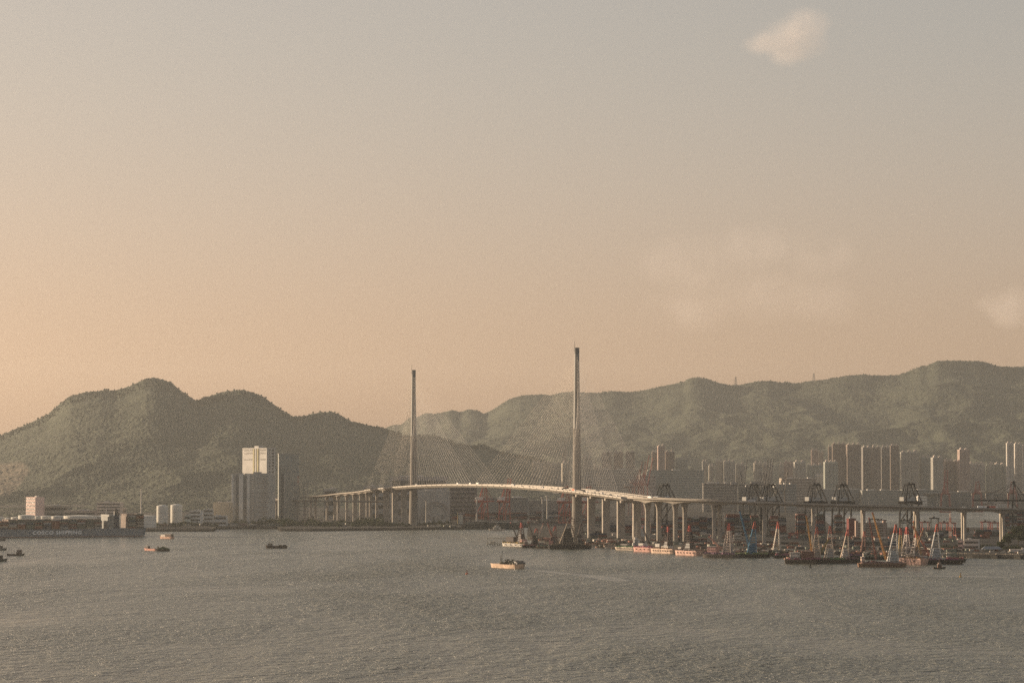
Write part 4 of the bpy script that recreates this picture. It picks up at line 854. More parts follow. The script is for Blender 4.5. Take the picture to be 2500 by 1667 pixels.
# derrick barges
def derrick_barge(px, yw, label, L=40, B=15, D=3.2, rz=0.0, hull=(.06, .055, .05), frame=(.12, .1, .09), house=None, af=(0, 36, 9), tip=(.34, .07, .06), boom=None, boom_col=None, cargo=None, shed=None, nf=4, name='derrick_barge', infill=(.05, .05, .05), hull2=None, hw=.7, inf=.34):
    """crane lighter. af = (x, height, base width) of the derrick or None; boom = (dx, dz) of its head from the foot; house = (x, sx, sz, colour)"""
    p = on(px, yw); p.y += .5 * (L * abs(math.sin(rz)) * .9 + B * abs(math.cos(rz))); t = thing(name, label, 'barge', (p.x, p.y, 0), rz, 'barges moored at the port')
    D *= 1.25
    h = hull_mesh(L, B, D, bow=.10, stern=.09, sheer=.9, flare=.9, draft=.8, rake=.7).build('hull', pm(hull), t)
    MB().box((0, 0, D + .25), (L * .93, B * .98, .5)).build('bulwark', pm(hull2 or tuple(min(1, c * 1.5 + .02) for c in hull)), t)
    fenders(h, L, B, D, nf); D += .5
    if af:
        for (ax, ah, aw) in (af if isinstance(af[0], tuple) else (af,)):
            d = B * .30; tp = Vector((ax + aw * random.Random(int(px * 5 + ax)).choice((.1, .22, .32, .38)), 0, D + ah)); fm, tm = pm(frame), pm(tip)
            feet = [Vector((ax - aw / 2, -d, D)), Vector((ax + aw / 2, -d, D)), Vector((ax + aw / 2, d, D)), Vector((ax - aw / 2, d, D))]
            head = [tp + Vector((dx, dy, 0)) for dx, dy in ((-hw, -.7), (hw, -.7), (hw, .7), (-hw, .7))]
            for a_, b_ in zip(feet, head):
                k = .8; mid = a_.lerp(b_, k); lg = MB().beam(a_, mid, .95).build('derrick_leg', fm, t); MB().beam(mid, b_, .95).build('painted_leg_top', tm, lg)
            n = max(5, int(ah / 3.2))
            for k in range(1, n + 1):
                u = k / (n + .3); cs = [a_.lerp(b_, u) for a_, b_ in zip(feet, head)]; mm = fm if u < .8 else tm
                b = MB()
                for i in range(4): b.beam(cs[i], cs[(i + 1) % 4], .6)
                u2 = (k - 1) / (n + .3); cs2 = [a_.lerp(b_, u2) for a_, b_ in zip(feet, head)]
                b.beam(cs2[1], cs[2], .42); b.beam(cs2[3], cs[0], .42)
                b.build('cross_bar', mm, t)
            MB().box((tp.x, tp.y, tp.z + .8), (2.4, 2.0, 1.6)).build('head_block', tm, t)
            if infill: MB().loft([[(ax - aw * .30, -d * .8, D), (ax + aw * .46, -d * .8, D), (ax + aw * .46, d * .8, D), (ax - aw * .30, d * .8, D)], [(ax - aw * .12, -d * .5, D + ah * inf), (ax + aw * (.5 - .42 * inf), -d * .5, D + ah * inf), (ax + aw * (.5 - .42 * inf), d * .5, D + ah * inf), (ax - aw * .12, d * .5, D + ah * inf)]]).build('winch_house', pm(infill), t)
            for e in (-1, 1): MB().tube(tp, (ax + e * min(L * .42, aw * 1.6), 0, D + 1), .09, n=4).build('guy_wire', DARKM, t)
    for bmn in (boom or ()):
        fx, dx, dz, colr = bmn; f0 = Vector((fx, -1, D + 4)); f1 = f0 + Vector((dx, -2, dz)); bmm = MB().lattice(f0, f1, 1.7, 1.0, 9, .45).build('boom', pm(colr), t)
        MB().box(f1, (1.6, 1.2, 1.8)).build('boom_head', pm(tip), bmm); MB().tube(f1, f1 + Vector((0, 0, -dz * .45)), .09, n=4).build('hoist_rope', DARKM, bmm)
    if house: cabin(t, house[0], 0, D, house[1], B * .62, house[2], house[3], max(1, int(house[2] / 3)))
    if shed: MB().box((shed[0], 0, D + shed[2] / 2), (shed[1], B * .7, shed[2])).build('cargo_block', pm(shed[3]), t)
    if cargo:
        b = MB(); r = random.Random(int(px * 3))
        for _ in range(int(cargo[1] * 1.6)):
            x = cargo[0] + r.uniform(-.5, .5) * cargo[1]; s = r.uniform(.7, 1.9); u = 1 - abs(x - cargo[0]) / (cargo[1] * .55); b.box((x, r.uniform(-.3, .3) * B, D + s * .3 + max(0, u) * r.uniform(0, 2.2)), (s * 1.6, s * 1.3, s), r.uniform(0, 3))
        b.build('cargo_heap', pm(cargo[2]), t)['kind'] = 'stuff'
    # deck clutter: bollards, drums, rails
    r = random.Random(int(px * 11)); cl = MB()
    for _ in range(46):
        s = r.uniform(.5, 1.9); cl.box((r.uniform(-.45, .45) * L, -B * .5 * r.uniform(.5, .93), D + s / 2), (s * 1.5, s, s * 1.2), r.uniform(0, 3))
    cl.build('deck_gear', pm((r.uniform(.08, .35), r.uniform(.07, .25), r.uniform(.05, .18))), t)['kind'] = 'stuff'
    for k in range(12): MB().tube((-L * .45 + k * L * .9 / 11, -B / 2 + .3, D), (-L * .45 + k * L * .9 / 11, -B / 2 + .3, D + 1.3), .09, n=4).build('rail_post', DARKM, t)
    return t
PINK, PALE, RUST, BLK, CREAM, BLU, YEL = (.52, .30, .25), (.56, .52, .46), (.20, .09, .06), (.018, .017, .0165), (.55, .50, .40), (.05, .16, .26), (.48, .30, .10)
derrick_barge(1262, 1334, 'pale barge with a dark cargo block and slim derrick, leftmost beside the jetty', 50, 15, 3.0, R(-50), PALE, (.10, .065, .055), inf=.5, hw=1.0, af=(8, 28, 13), boom=((4, -14, 25, DARK := (.08, .07, .065)),), shed=(-10, 17, 9, (.10, .085, .08)), house=(14, 5, 6, PINK))
derrick_barge(1305, 1337, 'dark barge with two thin crossed booms left of the big black derrick', 34, 13, 2.4, R(4), BLK, (.05, .042, .04), inf=.6, hw=1.4, infill=(.022, .02, .019), af=(0, 22, 9), boom=((0, -9, 28, (.10, .09, .08)), (2, 10, 26, (.55, .45, .38))), cargo=(6, 16, (.16, .12, .1)), house=(-12, 5, 5, (.2, .15, .13)))
derrick_barge(1346, 1338.5, 'barge with a pink box and reddish boom just left of the big black derrick', 42, 14, 2.2, R(-3), (.36, .26, .18), (.12, .07, .06), inf=.5, hw=1.0, af=(2, 26, 11), boom=((4, -9, 28, (.33, .14, .11)), (12, -16, 22, (.42, .32, .27))), shed=(0, 6, 7.5, (.56, .27, .23)), house=(-13, 6, 5, (.3, .24, .2)), nf=14)
derrick_barge(1384, 1340, 'big black derrick barge with a tall broad lattice frame', 48, 17, 4.4, R(6), BLK, (.26, .22, .17), hw=3.6, inf=.62, af=(0, 36, 22), boom=None, infill=(.02, .02, .019), tip=(.10, .07, .06), house=(18, 6, 8, (.06, .055, .05)))
derrick_barge(1414, 1339, 'smaller black derrick barge directly right of the big black derrick', 32, 13, 2.8, R(2), BLK, (.12, .1, .085), af=(0, 29, 11), boom=((-2, -9, 24, (.3, .24, .19)),), infill=(.022, .02, .019), inf=.5, hw=1.6, tip=(.10, .07, .06))
derrick_barge(1533, 1343, 'low pale work boat with a white cross mast and round ropes of tyres', 40, 10, 2.8, R(-48), (.62, .52, .42), af=None, house=(-4, 12, 4, (.24, .22, .2)), cargo=(6, 10, (.4, .33, .25)), nf=9)
derrick_barge(1578, 1347, 'pink hulled boat with a white superstructure behind it, left of three pink hulls', 40, 12, 4.2, R(-55), PINK, af=None, house=(-6, 10, 5, (.60, .56, .5)), boom=((10, -13, 22, (.09, .07, .06)),), cargo=(8, 10, (.18, .12, .1)))
derrick_barge(1627, 1351, 'cream hulled barge with a tall dark derrick, middle of three pink hulls', 46, 14, 4.4, R(-54), (.60, .44, .34), (.09, .06, .055), hw=1.0, af=(2, 27, 14), boom=((14, -17, 24, (.08, .065, .06)),), house=(-12, 9, 6, (.58, .55, .5)), shed=(4, 14, 3.4, (.50, .47, .42)), nf=8)
derrick_barge(1686, 1356, 'pink hulled barge with a dark pointed derrick, right of three pink hulls', 44, 14, 4.4, R(-55), (.58, .38, .31), (.07, .05, .045), hw=1.0, af=(-2, 30, 17), cargo=(6, 22, (.3, .22, .17)), house=(-15, 6, 4, (.52, .42, .36)), nf=6)
derrick_barge(1765, 1362, 'dark barge with a pink deck house and white ladder like derrick', 46, 17, 3.4, R(-32), (.12, .10, .085), (.50, .42, .36), af=(9, 36, 12), boom=((2, -18, 17, (.5, .3, .24)),), house=(-12, 12, 9, (.58, .34, .30)), infill=(.30, .27, .25))
derrick_barge(1835, 1361, 'black barge with a bright blue derrick and blue boom', 46, 16, 3.2, R(-4), BLK, (.06, .20, .32), af=(1, 39, 12), tip=(.42, .10, .07), boom=((-1, -13, 50, BLU), (8, 18, 8, (.08, .06, .055))), infill=(.05, .15, .24), cargo=(-8, 14, (.34, .33, .22)), house=(16, 8, 4, (.42, .3, .2)))
derrick_barge(1896, 1356, 'black barge with a slender white derrick topped in red', 40, 15, 3.0, R(3), BLK, (.60, .54, .46), af=(0, 37, 9), tip=(.50, .12, .09), infill=None, boom=((4, -5, 8, (.3, .26, .22)),), house=(14, 6, 3.5, (.4, .36, .3)), cargo=(-10, 12, (.12, .08, .07)))
derrick_barge(1955, 1376, 'rusty house barge with a white cabin and reddish load in front of the port', 34, 15, 3.6, R(-4), (.11, .085, .06), af=None, house=(-6, 11, 8, (.60, .54, .48)), shed=(9, 14, 9.5, (.16, .08, .065)), cargo=(-15, 5, (.42, .28, .22)), nf=12)
derrick_barge(1992, 1375, 'black derrick barge with two yellow booms, left of three red topped derricks', 34, 15, 3.4, R(-3), BLK, (.58, .47, .36), af=(1, 36, 11), boom=((-3, -7, 46, (.45, .26, .09)), (4, 12, 20, (.30, .24, .10))), tip=(.44, .11, .08), infill=(.30, .28, .26))
derrick_barge(2031, 1375, 'black derrick barge with pale legs, middle of three red topped derricks', 32, 15, 3.4, R(-3), BLK, (.60, .50, .40), af=(-2, 37, 11), tip=(.46, .12, .09), infill=(.33, .33, .33), cargo=(8, 8, (.25, .2, .16)))
derrick_barge(2066, 1374, 'black derrick barge with a pale grey winch house, right of three red topped derricks', 34, 15, 3.4, R(-2), BLK, (.58, .48, .38), af=(-1, 33, 10), tip=(.46, .12, .09), infill=(.42, .43, .43))
derrick_barge(2110, 1360, 'dark barge with a thin leaning reddish derrick behind the others', 26, 12, 2.6, R(2), BLK, (.24, .14, .11), af=(-1, 27, 6), tip=(.4, .12, .09), infill=(.05, .04, .04))
derrick_barge(2155, 1384, 'long rusty barge with a dark red load and tall grey white derrick', 52, 16, 3.0, R(-2), (.22, .13, .085), (.60, .58, .54), af=(12, 42, 13), tip=(.42, .11, .08), boom=((5, -15, 52, (.48, .26, .10)), (-6, -8, 46, (.20, .09, .075))), infill=(.36, .38, .39), cargo=(-9, 20, (.16, .06, .06)), house=(-21, 4, 7, (.60, .46, .38)), nf=14)
derrick_barge(2229, 1379, 'pink hulled barge with two slanting derrick legs and crossed booms', 50, 15, 5.4, R(-54), (.60, .40, .33), (.52, .46, .42), af=((-6, 34, 8), (7, 30, 8)), tip=(.40, .09, .075), boom=((19, -10, 38, (.45, .28, .12)), (8, 17, 30, (.36, .24, .15))), cargo=(12, 14, (.2, .12, .1)), house=(2, 8, 5, (.5, .42, .36)), nf=3)
derrick_barge(2200, 1366, 'dark barge with one thin yellow red derrick behind the pink hulled barge', 24, 12, 2.6, R(2), BLK, (.46, .36, .2), af=(0, 33, 6), tip=(.44, .11, .08), infill=None)
derrick_barge(2292, 1377, 'black barge with a big grey winch house and red white derrick, rightmost of all', 56, 17, 3.6, R(-4), BLK, (.58, .56, .52), af=(-3, 40, 13), tip=(.46, .11, .08), boom=((-8, -20, 34, (.38, .15, .11)),), infill=(.40, .42, .44), house=(-16, 8, 4, (.5, .5, .48)))

# low open lighters lying between and behind the derrick barges
for i, (px, yw, L, rz, hc, cc, cg) in enumerate([(1455, 1335, 34, 4, (.03, .028, .026), (.16, .13, .10), 24), (1500, 1338, 30, -40, (.26, .2, .16), (.12, .14, .1), 20), (1603, 1344, 36, 3, (.025, .024, .022), (.18, .1, .08), 26), (1655, 1349, 34, 5, (.022, .02, .02), (.3, .26, .2), 22), (1718, 1353, 36, 4, (.022, .02, .02), (.22, .16, .12), 26), (1800, 1356, 40, 3, (.022, .02, .02), (.14, .08, .07), 28), (1868, 1357, 36, -3, (.02, .02, .019), (.10, .12, .09), 26), (1925, 1362, 34, 3, (.022, .02, .02), (.2, .14, .1), 24), (2092, 1363, 40, 4, (.02, .019, .018), (.13, .07, .06), 28), (2140, 1366, 36, 2, (.022, .02, .02), (.18, .15, .12), 26), (2250, 1367, 44, 2, (.02, .019, .018), (.22, .2, .17), 30), (2335, 1372, 22, -5, (.02, .019, .018), (.1, .09, .08), 14)]):
    derrick_barge(px, yw, 'low open lighter heaped with goods among the derrick barges, %s from the left' % ORD[i], L, 12, 2.6, R(rz), hc, af=None, cargo=(0, cg, cc), house=(-L * .38, 4, 3.5, ((.45, .38, .32), (.2, .17, .15), (.5, .46, .42))[i % 3]), name='lighter', nf=6)

# jetty at the left end of the moored barges
jt = thing('jetty', 'narrow wooden jetty on piles at the left end of the moored barges', 'jetty', (xat(1214, 4080), 4080, 0), R(2))
MB().box((0, 0, 2.4), (31, 6, .9)).build('deck', mat('jetty_timber', (.34, .29, .20), .9, scale=.4, var=.3), jt)
for k in range(9): MB().tube((-14 + k * 3.5, -2.4, -1), (-14 + k * 3.5, -2.4, 2.2), .45, n=6).build('pile', DARKM, jt)
MB().box((0, 0, 10.2), (30, 5.4, .5)).build('canopy', mat('jetty_roof', (.22, .19, .14), .9), jt)
for k in range(7): MB().beam((-14 + k * 4.6, -2.4, 2.8), (-14 + k * 4.6, -2.4, 10), .35).build('post', mat('jetty_timber', (.34, .29, .20)), jt)
MB().box((9.5, 0, 5.8), (5, 3, 3.6)).box((-6, .4, 4.6), (8, 2.4, 2.2)).build('kiosk', pm((.5, .47, .42)), jt)

# boats under way
def boat(px, yw, L, label, rz, hull, D=1.8, B=None, house=(), masts=(), cargo=None, name='boat', cat='boat', wake=None):
    B = B or L * .27; p = on(px, yw); t = thing(name, label, cat, (p.x, p.y + .5 * (L * abs(math.sin(rz)) * .9 + B * abs(math.cos(rz))), 0), rz)
    hull_mesh(L, B, D, bow=.2, stern=.08, sheer=1.2, flare=.82, draft=.8, rake=.6).build('hull', pm(hull), t)
    MB().box((-L * .02, 0, D - .12), (L * .84, B * .86, .3)).build('deck', pm((.2, .16, .12)), t)
    for (x, sx, sz, col) in house: cabin(t, x * L, 0, D, sx * L, B * .62, sz, col, max(1, int(sz / 2.6)))
    for (x, h, lean, col) in masts: MB().tube((x * L, 0, D), (x * L + lean, 0, D + h), .34, .2, 6).build('mast', pm(col), t)
    if cargo:
        b = MB(); r = random.Random(int(px))
        for _ in range(110): u = r.uniform(-.5, .5); s = r.uniform(.6, 1.7); b.box((cargo[0] * L + u * cargo[1] * L, r.uniform(-.32, .32) * B, D + s * .4 + (1 - abs(u) * 2) * cargo[3] * r.random()), (s * 1.5, s * 1.4, s), r.uniform(0, 3))
        b.build('cargo_heap', pm(cargo[2]), t)['kind'] = 'stuff'
    return t
boat(1243, 1388, 56, 'cream and black sand barge with a leaning funnel crossing the open water', R(-58), (.62, .46, .34), 4.2, 17, house=((.36, .06, 4.2, (.07, .06, .055)), (.43, .04, 2.6, (.05, .05, .05))), masts=((-.30, 15, 2.6, (.06, .06, .05)), (-.34, 9, 1.6, (.06, .06, .05))), cargo=(.04, .66, (.12, .115, .09), 5.2), name='cargo_barge', cat='barge')
boat(675, 1338, 28, 'dark wooden cargo boat with a rear canopy under way left of centre', R(180), (.07, .05, .04), 3.4, 8, house=((.33, .20, 3.4, (.16, .14, .12)), (-.18, .14, 1.5, (.1, .1, .09)), (-.38, .16, 1.6, (.09, .1, .09))), masts=((.36, 7, 0, (.1, .09, .08)), (.22, 6, 0, (.1, .09, .08))), name='cargo_boat')
boat(365, 1344, 30, 'pink boat with a small dark wheelhouse towing a dark barge at left', R(128), (.52, .28, .22), 2.6, 6, house=((.28, .26, 3.4, (.10, .085, .08)),), masts=((.35, 5, .8, (.6, .57, .5)),), name='tug_boat')
boat(397, 1345, 17, 'dark barge with a green heap behind the pink tug boat at left', R(180), (.06, .05, .045), 2.4, 7, cargo=(0, .8, (.13, .16, .09), 3.0), house=((.38, .12, 4, (.5, .38, .28)),), name='towed_barge', cat='barge')
boat(404, 1315, 33, 'pale ferry like boat with a dark covered hold near the left shore', R(132), (.50, .32, .24), 3.0, 7.5, house=((.20, .34, 3.6, (.56, .50, .44)), (-.22, .5, 4.6, (.08, .055, .045))), masts=((.3, 7, 0, (.3, .27, .23)),), name='covered_boat')
boat(37, 1356, 21, 'small dark tug with a tall wheelhouse near the left edge', R(0), (.05, .05, .045), 2.2, 6, house=((.22, .26, 5, (.16, .12, .1)), (.12, .15, 2.5, (.3, .22, .18))), masts=((.2, 9, 0, (.08, .07, .06)), (-.1, 5, 0, (.08, .07, .06)), (.36, 6, .6, (.06, .055, .05))), name='tug_boat')
boat(-6, 1343, 22, 'grey boat cut by the left edge, upper of two close ones', R(0), (.11, .12, .11), 2.4, 6, house=((.1, .4, 4, (.13, .13, .12)),), name='work_boat')
boat(-8, 1320, 24, 'dark hulled boat cut by the left edge below the ship bow', R(0), (.10, .11, .11), 3.6, 7, house=((-.1, .3, 3, (.2, .2, .19)),), name='work_boat')
boat(-4, 1370, 18, 'dark boat cut by the left edge, lowest of all', R(0), (.05, .06, .055), 2.6, 6, house=((.05, .4, 4.6, (.07, .07, .065)),), masts=((.2, 7, 0, (.06, .06, .055)),), name='work_boat')
boat(2294, 1388, 13, 'tiny dark tug with a tall mast in front of the rightmost barges', R(4), (.05, .045, .042), 1.5, 4.5, house=((.02, .34, 3.2, (.30, .17, .12)), (.02, .2, 4.8, (.26, .15, .11))), masts=((0, 10.5, 0, (.2, .12, .1)),), name='tug_boat')
boat(1213, 1295, 27, 'small white launch in front of the dark coaster below the bridge', R(184), (.58, .50, .42), 2.6, 7, house=((0, .5, 3.6, (.60, .56, .5)), (0, .24, 6.5, (.60, .56, .5))), masts=((0, 11, 0, (.5, .46, .4)),), name='launch')
boat(1190, 1291.5, 118, 'dark coaster lying across the channel under the bridge deck', R(180), (.05, .058, .055), 9, 20, house=((.42, .07, 17, (.42, .42, .38)), (-.2, .5, 4, (.075, .085, .08)), (.1, .2, 6, (.09, .095, .085))), masts=((.47, 22, 0, (.5, .4, .2)), (-.05, 14, 3, (.12, .1, .09))), name='coaster', cat='ship')
boat(1555, 1337, 20, 'white harbour boat with a tall tiered wheelhouse among the barges', R(186), (.56, .52, .46), 2.4, 7, house=((0, .6, 4.5, (.60, .57, .52)), (0, .4, 9, (.60, .57, .52)), (.05, .2, 12, (.62, .58, .53))), masts=((0, 34, 0, (.55, .48, .38)), (.12, 30, 0, (.5, .46, .38))), name='harbour_boat')
for i in range(9):
    px = 1440 + i * 13 + rnd.uniform(-3, 3); yw = 1335.5 + i * .75
    boat(px, yw, rnd.uniform(11, 18), 'small %s sampan moored in the gap right of the black derricks, %s from the left' % (('dark', 'pale', 'rusty')[i % 3], ORD[i]), R(rnd.uniform(-25, 25)), ((.07, .06, .05), (.5, .46, .4), (.3, .18, .13))[i % 3], 1.5, 3.6, house=((.05, .45, 2.4, ((.4, .3, .22), (.15, .18, .13), (.5, .44, .36))[(i * 2) % 3]),), name='sampan')['group'] = 'sampans moored at the port'

# buoys
def buoy(px, yw, label, col, s=1.0):
    p = on(px, yw); t = thing('buoy', label, 'buoy', (p.x, p.y, 0), 0)
    b = MB(); b.loft([[(q * s * math.cos(i * math.pi / 6), q * s * math.sin(i * math.pi / 6), z * s) for i in range(12)] for q, z in ((.8, -.5), (1.5, 0), (1.5, .9), (1.0, 1.3))]); b.build('float', pm(col), t)
    for i in range(4): MB().beam((math.cos(i * 1.57) * .8 * s, math.sin(i * 1.57) * .8 * s, 1.25 * s), (math.cos(i * 1.57) * .25 * s, math.sin(i * 1.57) * .25 * s, 3.6 * s), .16 * s).build('frame_leg', pm(col), t)
    MB().box((0, 0, 3.9 * s), (.9 * s, .9 * s, .8 * s)).build('lantern', pm(col), t); MB().box((0, -.3 * s, 2.5 * s), (1.1 * s, .1 * s, 1.1 * s)).build('topmark_plate', pm(col), t)
buoy(1140, 1401, 'red navigation buoy in the open water left of the sand barge', (.45, .14, .08)); buoy(1978, 1385, 'dark buoy floating in front of the house barge', (.06, .07, .06), 1.05); buoy(2345, 1408, 'yellowish buoy floating alone at lower right', (.42, .28, .10), .95)

# smoother, paler wakes on the water
WAKE = water_material('wake_water', .25, .5, (.15, .152, .122))
def wake(pts, w0, w1, label):
    b = MB(); c = [on(*p) for p in pts]; n = len(c); vs = []
    for i, p in enumerate(c):
        w = w0 + (w1 - w0) * i / (n - 1); w *= .2 if i in (0, n - 1) else 1; r = rnd.uniform(.8, 1.2); vs += [(p.x, p.y - w * r, .06), (p.x, p.y + w * r, .06)]
    b.add(vs, [(2 * i, 2 * i + 2, 2 * i + 3, 2 * i + 1) for i in range(n - 1)]); tag(b.build('boat_wake', WAKE), label, None, kind='stuff')
wake([(1284, 1389), (1310, 1392), (1345, 1396), (1380, 1400), (1420, 1404), (1460, 1409), (1500, 1413), (1540, 1417)], 16, 60, 'pale wake trailing right of the sand barge')
wake([(706, 1337), (740, 1336), (780, 1335.5), (820, 1335), (860, 1334), (890, 1334)], 6, 18, 'pale wake trailing right of the dark cargo boat')
wake([(408, 1345), (440, 1347), (480, 1349), (520, 1349), (560, 1350), (600, 1351)], 6, 20, 'pale wake trailing right of the towed barge')
wake([(20, 1325), (60, 1325.5), (110, 1326), (160, 1326.3), (190, 1327)], 8, 18, 'pale streak on the water below the container ship')
wake([(60, 1357), (110, 1354.5), (160, 1352), (220, 1349.5), (280, 1347), (340, 1345)], 10, 18, 'pale wake from the small dark tug at left')
wake([(20, 1369), (70, 1366), (120, 1363), (180, 1360), (240, 1357), (300, 1355)], 10, 14, 'pale wake of the lowest boat at the left edge')
wake([(2040, 1409), (2120, 1407), (2200, 1405), (2300, 1406), (2400, 1407), (2500, 1409)], 14, 18, 'long pale streak on the water below the rightmost barges')
wake([(1110, 1302), (1140, 1303), (1180, 1304), (1220, 1305), (1260, 1306)], 14, 20, 'pale streak on the channel below the coaster')

# ------------------------------------------------------------------ vegetation
LEAF = mat('leaf_cover', (.05, .065, .028), .9, scale=.2, var=.5, spec=.1)
BARK = mat('bark', (.07, .055, .04), .95)
def leaf_blob(V, F, c, rx, rz, n, rg, s):
    """n leaf-clump faces scattered through an ellipsoid shell"""
    d = rg.normal(size=(n, 3)); d /= np.linalg.norm(d, axis=1)[:, None]; rad = rg.uniform(.55, 1.05, n)[:, None]
    p = np.array(c) + d * rad * np.array([rx, rx, rz])
    a = rg.normal(size=(n, 3)); a /= np.linalg.norm(a, axis=1)[:, None]; b = np.cross(a, rg.normal(size=(n, 3))); b /= np.linalg.norm(b, axis=1)[:, None]
    sz = s * rg.uniform(.6, 1.3, n)[:, None]; q = np.stack([p - a * sz, p - b * sz * .8, p + a * sz, p + b * sz * .8], 1)
    base = sum(len(v) for v in V); V.append(q.reshape(-1, 3)); F.append(np.arange(n * 4).reshape(n, 4) + base)
def mesh_from(V, F, name, m):
    v, f = np.concatenate(V), np.concatenate(F); me = bpy.data.meshes.new(name); me.vertices.add(len(v)); me.vertices.foreach_set('co', v.ravel().astype(np.float32)); k = f.shape[1]
    me.loops.add(f.size); me.loops.foreach_set('vertex_index', f.ravel().astype(np.int32)); me.polygons.add(len(f)); me.polygons.foreach_set('loop_start', np.arange(len(f), dtype=np.int32) * k); me.polygons.foreach_set('loop_total', np.full(len(f), k, np.int32)); me.update(); me.materials.append(m); return me
# tree crowns standing on the hills (one wooded mass each)
def forest(name, label, hfun, n, px0, px1, Y0, Y1, seed, hmin, size):
    rg = np.random.default_rng(seed); px = rg.uniform(px0, px1, n); y = Y0 + (Y1 - Y0) * rg.uniform(0, 1, n); x = (px - PXC) / FPX * y
    z = hfun(x, y); keep = z > hmin; x, y, z = x[keep], y[keep], z[keep]; n = len(x)
    ico = np.array([(0, 0, -1), (.72, -.52, -.45), (-.28, -.85, -.45), (-.89, 0, -.45), (-.28, .85, -.45), (.72, .52, -.45), (.28, -.85, .45), (-.72, -.52, .45), (-.72, .52, .45), (.28, .85, .45), (.89, 0, .45), (0, 0, 1)])
    tri = np.array([(0, 1, 2), (1, 0, 5), (0, 2, 3), (0, 3, 4), (0, 4, 5), (1, 5, 10), (2, 1, 6), (3, 2, 7), (4, 3, 8), (5, 4, 9), (1, 10, 6), (2, 6, 7), (3, 7, 8), (4, 8, 9), (5, 9, 10), (6, 10, 11), (7, 6, 11), (8, 7, 11), (9, 8, 11), (10, 9, 11)])
    s = size * rg.uniform(.5, 1.25, n); v = ico[None] * rg.uniform(.65, 1.25, (n, 12, 1)) * s[:, None, None] * np.array([1, 1, 1.05]) + np.stack([x, y, z + s * .55], -1)[:, None]
    f = tri[None] + (np.arange(n) * 12)[:, None, None]
    tag(obj(name, mesh_from([v.reshape(-1, 3)], [f.reshape(-1, 3)], name, FOREST)), label, None, kind='stuff')
forest('woodland', 'dense woodland covering the green hill on the left', hl_h, 2600, -60, 1420, 11250, 11560, 5, 9, 3.6)
forest('mountain_woodland', 'dense woodland covering the mountain range', hr_h, 1600, 900, 2560, 16800, 17030, 6, 20, 3.2)
# shrubs along the shores
def shrubs(name, label, spots, seed, m, leaf):
    rg = np.random.default_rng(seed); V, F = [], []
    for (px, py, r, h) in spots:
        p = on(px, py); leaf_blob(V, F, (p.x, p.y, 4.5 + h * .5), r, h * .6, int(26 + r * 9), rg, leaf)
    tag(obj(name, mesh_from(V, F, name, m)), label, None, kind='stuff')
sp = []
for px in range(350, 1135, 3):
    if 1000 < px < 1022: continue
    big = .5 + 1.3 * float(value_noise(np.array([px / 33.0]), np.array([2.3]), 8)[0])
    if px < 520: big *= .55
    if px > 930: big *= .45
    sp.append((px + rnd.uniform(-2, 2), 1288.5 + rnd.uniform(-4, 3) - (4 if 524 < px < 680 else 0), rnd.uniform(3.5, 7) * big, rnd.uniform(4, 11) * big))
shrubs('shore_shrubs', 'dark green shrubs and small trees along the left shore', sp, 3, LEAF, 1.3)
sp = [(2300 + i * 4.2 + rnd.uniform(-2, 2), 1347 + rnd.uniform(-3, 3), rnd.uniform(1.5, 4), rnd.uniform(1.5, 4.5)) for i in range(52)]
shrubs('seawall_shrubs', 'low green shrubs on top of the rubble seawall at right', sp, 4, LEAF, .8)
def tree(px, py, H, rx, label, seed):
    p = on(px, py, 5); t = thing('tree', label, 'tree', (p.x, p.y, 5), 0, 'trees at the right edge'); rg = np.random.default_rng(seed)
    MB().tube((0, 0, -.5), (.4, 0, H * .45), .55, .35, 8).tube((.4, 0, H * .45), (-1.5, .5, H * .75), .3, .12).tube((.3, 0, H * .4), (2.5, -.5, H * .72), .28, .1).tube((.4, 0, H * .4), (.6, 1.8, H * .7), .26, .1).build('trunk', BARK, t)
    V, F = [], []
    for _ in range(16):
        a = rg.uniform(0, 6.28); q = rx * rg.uniform(.1, .8); leaf_blob(V, F, (math.cos(a) * q, math.sin(a) * q, H * rg.uniform(.45, .95)), rx * rg.uniform(.28, .5), H * rg.uniform(.09, .17), 190, rg, .55)
    o = obj('crown', mesh_from(V, F, 'crown', LEAF), t)
tree(2486, 1338, 30, 13, 'tallest dark tree at the right edge beside the viaduct', 1); tree(2462, 1341, 20, 10, 'smaller dark tree just left of the tallest one at the right edge', 2); tree(2506, 1341, 24, 11, 'dark tree cut off by the right edge', 4); tree(2444, 1344, 12, 7, 'low round tree by the viaduct pier at right', 3)

